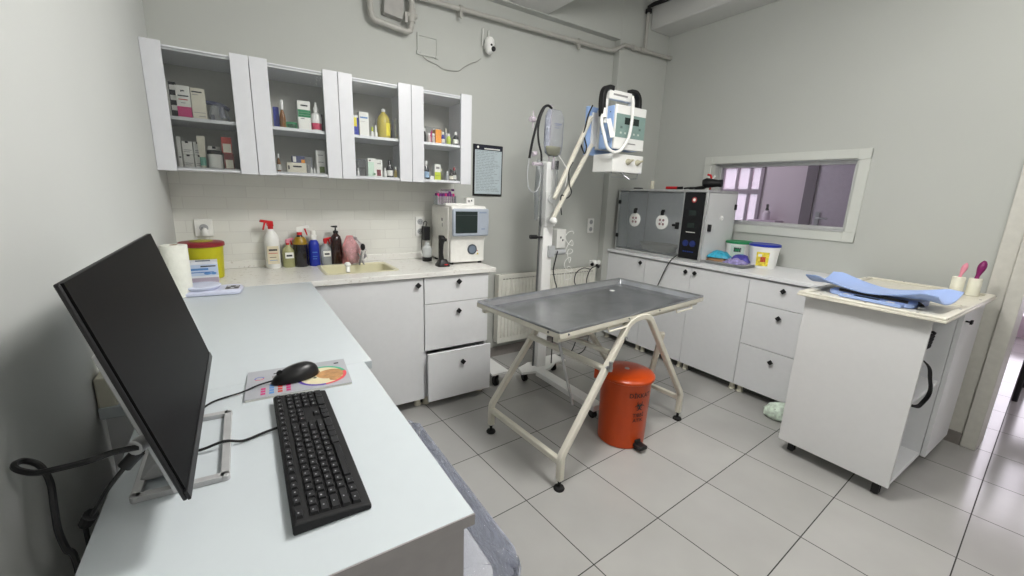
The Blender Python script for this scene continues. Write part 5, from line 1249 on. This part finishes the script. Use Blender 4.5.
packet(2.315, -.46, TZ + .001, .085, .13, .055, mat('blue_bag', (70, 64, 150), .4, var=.3, vscale=40), 'dark blue packet behind the violet packet', .2, 6)
# buckets
def bucket(x, y, r0, r1, h, lid, label, marks):
    t = thing('bucket', label, 'bucket', (x, y, Z))
    obj('bucket_body', MB().lathe([(r0 * .96, 0), (r0, .004), (r1, h - .02), (r1 + .004, h - .018), (r1 + .004, h)], seg=40), white_plastic, t)
    obj('lid', MB().lathe([(r1 + .007, h - .006), (r1 + .007, h + .008), (r1 - .002, h + .012), (r1 - .008, h + .008), (.001, h + .008)], seg=40), lid, t)
    q = MB()
    for (a0, a1, z0, z1, m) in marks:
        n = 8; vs = []; fs = []
        for i in range(n + 1):
            a = math.radians(a0 + (a1 - a0) * i / n)
            for z in (z0, z1):
                rr = r0 + (r1 - r0) * z / h + .0015; vs.append((rr * math.cos(a), rr * math.sin(a), z))
        for i in range(n): fs.append((2 * i, 2 * i + 2, 2 * i + 3, 2 * i + 1))
        q.add(vs, fs, m)
    obj('label', q, None, t)
    return t
ylab = mat('yellow_label', (232, 206, 70), .5, var=.35, vscale=60)
bucket(2.43, -.572, .090, .102, .170, blue, 'white bucket with a blue lid and yellow label', [(178, 228, .02, .125, ylab), (195, 215, .05, .09, ink_red), (185, 200, .09, .11, paper)])
bucket(2.475, -.352, .086, .098, .165, green, 'white bucket with a green lid behind the packets', [(170, 232, .04, .15, mat('label_pale', (206, 222, 212), .5)), (185, 218, .095, .13, ink), (190, 212, .10, .122, green), (215, 235, .05, .08, ink_blue)])

# ---------------------------------------------------------------- wheeled cabinet with the baby scale
t = thing('wheeled_cabinet', 'white wheeled cabinet with an open end shelf beside the doorway', 'cabinet', (2.0, -1.49, 0))
mx0, mx1, my0, my1, mz0, mz1 = 1.548, 2.50, -1.735, -1.24, .075, .925
obj('front_panel', MB().box(mx0, mx0 + .018, my0, my1, mz0, mz1), mat('grey_white_laminate', (212, 212, 212), 0.4, var=0.01, bump=0.02, bscale=200), t, .0015, True)
q = MB().box(mx0 + .018, mx1, my1 - .018, my1, mz0, mz1).box(mx0 + .018, mx1, my0 + .006, my1 - .018, mz0, mz0 + .018).box(mx0 + .018, mx1, my0 + .006, my1 - .018, mz1 - .018, mz1).box(2.052, 2.07, my0 + .006, my1 - .018, mz0 + .018, mz1 - .018).box(mx1 - .018, mx1, my0 + .006, my1 - .018, mz0 + .018, mz1 - .018).box(mx0 + .018, 2.052, -1.40, -1.385, mz0 + .018, mz1 - .018)
obj('carcass', q, white_lam, t, .001, True)
obj('shelf', MB().box(mx0 + .018, 2.052, my0 + .01, -1.40, .50, .516), white_lam, t, .001, True)
obj('door', MB().box(2.062, mx1, my0 - .016, my0 + .004, mz0, mz1 - .02), white_lam, t, .0015, True)
obj('knob', MB().tube([(2.10, my0 - .016, .845), (2.10, my0 - .036, .845)], .005).lathe([(.0, 0)], m=None) if False else MB().tube([(2.10, my0 - .016, .845), (2.10, my0 - .034, .845)], .005).box(2.085, 2.115, my0 - .042, my0 - .033, .835, .855), black_m, t, .001, True)
for x, y in ((mx0 + .045, my0 + .05), (mx0 + .07, my1 - .05), (mx1 - .05, my0 + .05), (mx1 - .05, my1 - .05)): caster(t, x, y, .075, .016)
# cream tray-like top
ctm = mat('cream_top', (222, 218, 204), .35)
t = thing('cabinet_top', 'cream raised edge board lying on the wheeled cabinet', 'board', (2.0, -1.5, mz1))
bx0, bx1, by0, by1 = 1.497, 2.49, -1.785, -1.215
q = MB().box(bx0, bx1, by0, by1, mz1 + .001, mz1 + .014)
obj('board', q, ctm, t, .003, True)
q = MB()
for a_, b_ in (((bx0 + .018, by0 + .004), (bx0 + .018, by1 - .004)), ((bx1 - .018, by0 + .004), (bx1 - .018, by1 - .004))): q.bar((a_[0], a_[1], mz1 + .0195), (b_[0], b_[1], mz1 + .0195), .032, .011)
for y in (by0 + .018, by1 - .018): q.bar((bx0 + .034, y, mz1 + .0195), (bx1 - .034, y, mz1 + .0195), .032, .011)
q.bar((1.98, by0 + .034, mz1 + .017), (1.98, by1 - .034, mz1 + .017), .02, .006)
obj('raised_edge', q, ctm, t, .003, True)
q = MB()
for x, y in ((bx0 + .018, by0 + .1), (bx0 + .018, by1 - .1), (bx0 + .018, -1.5), (1.8, by0 + .018), (2.2, by0 + .018), (1.8, by1 - .018), (2.2, by1 - .018), (2.4, by1 - .018), (bx1 - .02, -1.4)): q.lathe([(.005, mz1 + .025), (.005, mz1 + .0265)], c=(x, y), seg=8)
obj('screws', q, edge_m, t, 0, True)
# baby scale
S0 = mz1 + .0145
t = thing('baby_scale', 'pale blue curved baby weighing scale on the wheeled cabinet', 'scale', (1.73, -1.475, S0), -.10)
obj('base', loft([[(x, y, z) for x, y in rrect(-.10 + i, .11 - i, -.18 + i, .17 - i, .03)] for i, z in ((.006, 0), (0, .004), (0, .022), (.012, .030))], MB()), scale_blue, t)
nx, ny = 12, 24; vs = []; fs = []
for s_ in (0, 1):
    for j in range(ny + 1):
        for i in range(nx + 1):
            u = i / nx * 2 - 1; v = j / ny * 2 - 1
            hx = .125
            z = .034 + .010 * abs(v) ** 1.5 + .044 * (abs(u) ** 2.2) * (.12 + .88 * min(1, abs(v) * 1.25) ** 1.6) + (.0 if s_ == 0 else .005)
            if abs(v) > .8: z -= .008 * (abs(v) - .8) / .2
            hx = .125 + .015 * abs(v)
            vs.append((u * hx, v * .27, z))
N = (nx + 1) * (ny + 1)
for j in range(ny):
    for i in range(nx):
        a = j * (nx + 1) + i; fs.append((a, a + nx + 1, a + nx + 2, a + 1)); fs.append((N + a, N + a + 1, N + a + nx + 2, N + a + nx + 1))
per = [i for i in range(nx + 1)] + [(j + 1) * (nx + 1) - 1 for j in range(1, ny + 1)] + [ny * (nx + 1) + i for i in range(nx - 1, -1, -1)] + [j * (nx + 1) for j in range(ny - 1, 0, -1)]
for k in range(len(per)): a, b = per[k], per[(k + 1) % len(per)]; fs.append((a, b, N + b, N + a))
obj('weighing_pan', MB().add(vs, fs), scale_blue, t, smooth=60)
obj('display', MB().box(-.135, -.095, -.15, .10, .003, .018, scale_blue).box(-.130, -.102, -.06, .04, .018, .0195, lcd).box(-.1275, -.105, -.12, -.09, .018, .019, paper).box(-.1275, -.105, .06, .085, .018, .019, paper), None, t, .001)
obj('gap_seal', MB().box(-.098, -.09, -.16, .12, .022, .036), black, t)
t = thing('electric_clippers', 'dark clipper with silver blade lying beside the baby scale', 'clipper', (1.66, -1.645, S0), .2)
obj('body', MB().tube([(.0, -.02, .014), (.05, .0, .016), (.10, .01, .015)], [.011, .014, .012], seg=12), black, t)
obj('blade', MB().box(-.03, .0, -.034, -.008, .006, .014), steel, t, .001)
# brushes
for x, y, m, lb, hh, w_ in ((2.36, -1.645, pink, 'lint roller with a pink handle standing on the cabinet top', .0, .8), (2.385, -1.705, purple, 'lint roller with a dark purple handle standing on the cabinet top', .02, 1.1)):
    t = thing('lint_roller', lb, 'lint roller', (x, y, S0 + .001), 0, 'lint rollers standing on end')
    obj('roll', MB().lathe([(.012, 0), (.026, 0), (.027, .003), (.027, .092), (.026, .095), (.010, .095)], seg=28), mat('roll_cream', (232, 230, 214), .7), t)
    P_ = [(.0 + .018 * f, -.012 * f, .088 + (.085 + hh) * f) for f in [k / 12 for k in range(13)]]
    R_ = [w_ * x_ for x_ in (.009, .0085, .008, .0085, .010, .012, .014, .0155, .016, .0155, .014, .010, .004)]
    obj('handle', MB().tube(P_, R_, m, seg=14), None, t, smooth=60)
# items inside open end
solo('leash', 'black strap hanging out of the open shelf of the wheeled cabinet', 'strap', MB().flatpath(catmull([Vector(p) for p in ((1.60, -1.70, .74), (1.61, -1.748, .70), (1.66, -1.755, .63), (1.71, -1.757, .57), (1.715, -1.755, .53), (1.67, -1.75, .505), (1.61, -1.747, .500), (1.58, -1.72, .505))], 6), .028, .004, up=(.8, .6, 0)), black_m)
q = MB()
for k in range(5): q.tube([(1.62, -1.60, .80), (1.65 + .01 * k, -1.68, .805 + .006 * k), (1.72 + .008 * k, -1.715, .77 + .014 * k), (1.66, -1.70, .75 + .012 * k)], .006, smooth=4)
q.box(1.60, 1.64, -1.62, -1.50, .78, .905)
solo('cable_bundle', 'bunch of black straps hooked under the top of the open shelf', 'strap', q, black_m)
# bag on the floor
r_ = random.Random(5); rings = []
for f, s_ in ((0, .85), (.15, 1.0), (.5, .95), (.8, .7), (.97, .35), (1.0, .1)):
    rings.append([(.075 * s_ * math.cos(2 * PI * i / 18) * (1 + .12 * r_.uniform(-1, 1)), .10 * s_ * math.sin(2 * PI * i / 18) * (1 + .12 * r_.uniform(-1, 1)), .002 + .105 * f) for i in range(18)])
bagm = mat('bag_white_green', (206, 222, 206), .35, var=.3, vscale=35)
t = thing('plastic_bag', 'crumpled white and pale green bag on the floor beside the wheeled cabinet', 'bag', (1.955, -1.075, 0), .6)
obj('bag_body', loft(rings, MB()), bagm, t, smooth=50)
obj('print_patch', MB().box(-.07, -.045, -.02, .0, .065, .072).box(-.05, -.03, .03, .05, .07, .078), edge_m, t)

# corridor chair legs
t = thing('office_chair', 'black chair standing in the bright corridor beyond the doorway', 'chair', (4.1, -2.1, 0))
obj('seat', MB().box(3.86, 4.32, -2.30, -1.86, .44, .50), black_m, t, .02, True)
obj('armrest', MB().box(3.80, 4.30, -1.885, -1.835, .64, .68).box(3.83, 3.86, -1.875, -1.845, .46, .66), black_m, t, .008, True)
obj('backrest', MB().box(3.86, 4.32, -1.90, -1.86, .50, 1.0), black_m, t, .02, True)
for x, y in ((3.85, -1.865), (4.30, -1.865), (3.85, -2.28), (4.30, -2.28)): obj('leg', MB().tube([(x, y, 0), (x, y, .45)], .016), black, t, 0, True)

# spray bottle on the sill of the far room
t = thing('spray_bottle', 'clear spray bottle in the pink room behind the interior window', 'bottle', (4.50, .46, 1.19))
obj('bottle_body', MB().lathe([(.04, 0), (.042, .005), (.042, .09), (.015, .12)], seg=20), mat('bottle_pinkwhite', (226, 214, 226), .3), t)
q = MB(); trigger(q, .115, black, black, 1.4, .4); obj('trigger', q, None, t)
solo('wall_shelf', 'narrow shelf on the wall of the pink room', 'shelf', MB().box(4.40, 4.60, .30, .62, 1.165, 1.19), mat('shelf_mauve', (196, 176, 196), .5), bevel=.002)

# ================================================================= LIGHTS
def area(name, loc, rot, sx, sy, power, col=(1, .985, .96), spread=None):
    l = bpy.data.lights.new(name, 'AREA'); l.shape = 'RECTANGLE'; l.size = sx; l.size_y = sy; l.energy = power; l.color = col
    if spread: l.spread = spread
    o = bpy.data.objects.new(name, l); C.objects.link(o); o.location = loc; o.rotation_euler = rot
    return o
def panel(x, y, z, s, label, power):
    t = thing('ceiling_light', label, 'light', (x, y, z))
    obj('frame', MB().box(-s - .02, s + .02, -s - .02, -s, -.02, 0).box(-s - .02, s + .02, s, s + .02, -.02, 0).box(-s - .02, -s, -s, s, -.02, 0).box(s, s + .02, -s, s, -.02, 0), white_metal, t)
    obj('diffuser', MB().box(-s, s, -s, s, -.012, -.001), lamp_m, t)
    area('lamp', (x, y, z - .03), (0, 0, 0), 2 * s, 2 * s, power[0])
    pl = bpy.data.lights.new('wall_fill', 'POINT'); pl.energy = power[1]; pl.shadow_soft_size = .16; pl.color = (1, .985, .96)  # bare point light added below the panel to brighten the upper walls
    po = bpy.data.objects.new('wall_fill', pl); C.objects.link(po); po.location = (x, y, z - .22)
panel(.30, -1.20, 2.745, .30, 'square white ceiling light above the examination table', (13, 50))
panel(.30, -3.2, 2.745, .30, 'added square ceiling light behind the viewpoint, out of view', (5, 12))  # unseen fill panel, added to light the sides facing the camera
panel(1.75, -2.2, ZT, .30, 'added square ceiling light near the doorway, out of view', (4, 6))  # unseen panel added for more light on the right of the room
# daylight in the corridor and the far room
area('corridor_daylight', (6.7, -2.45, 1.35), (0, PI / 2, 0), 2.1, 2.0, 42, (1, .90, 1.0))
area('far_room_daylight', (4.9, .97, 1.45), (0, PI / 2, 0), .9, .8, 10, (1, .93, .99))
t = thing('ceiling_light', 'added round ceiling light in the pink room, out of view', 'light', (3.7, 1.0, 2.9))  # fixture added out of view to light the pink room
obj('diffuser', MB().lathe([(.18, -.05), (.2, -.03), (.2, 0)], seg=24), lamp_m, t)
area('lamp', (3.7, 1.0, 2.83), (0, 0, 0), .4, .4, 12, (1, .93, .98))

wd = bpy.data.worlds.new('World'); bpy.context.scene.world = wd; wd.use_nodes = True
bg = wd.node_tree.nodes['Background']; bg.inputs[0].default_value = (.80, .86, 1, 1); bg.inputs[1].default_value = 1.0

# ================================================================= CAMERA
cam = bpy.data.cameras.new('camera'); co = bpy.data.objects.new('camera', cam); C.objects.link(co)
yaw, pitch, roll = -.584, -.223, .036
F = Vector((-math.sin(yaw) * math.cos(pitch), math.cos(yaw) * math.cos(pitch), math.sin(pitch)))
Rt = Vector((math.cos(yaw), math.sin(yaw), 0)); U = Rt.cross(F)
R2 = Rt * math.cos(roll) + U * math.sin(roll); U2 = U * math.cos(roll) - Rt * math.sin(roll)
co.matrix_world = Matrix(((R2.x, U2.x, -F.x, -.9541), (R2.y, U2.y, -F.y, -2.1798), (R2.z, U2.z, -F.z, 1.3965), (0, 0, 0, 1)))
cam.sensor_fit = 'HORIZONTAL'; cam.sensor_width = 36; cam.lens = 415.4 / 1024 * 36; cam.clip_start = .02; cam.clip_end = 60
sc = bpy.context.scene
sc.camera = co
sc.view_settings.view_transform = 'Standard'; sc.view_settings.look = 'None'; sc.view_settings.gamma = 1.0; sc.view_settings.use_curve_mapping = False
sc.view_settings.exposure = 0.0
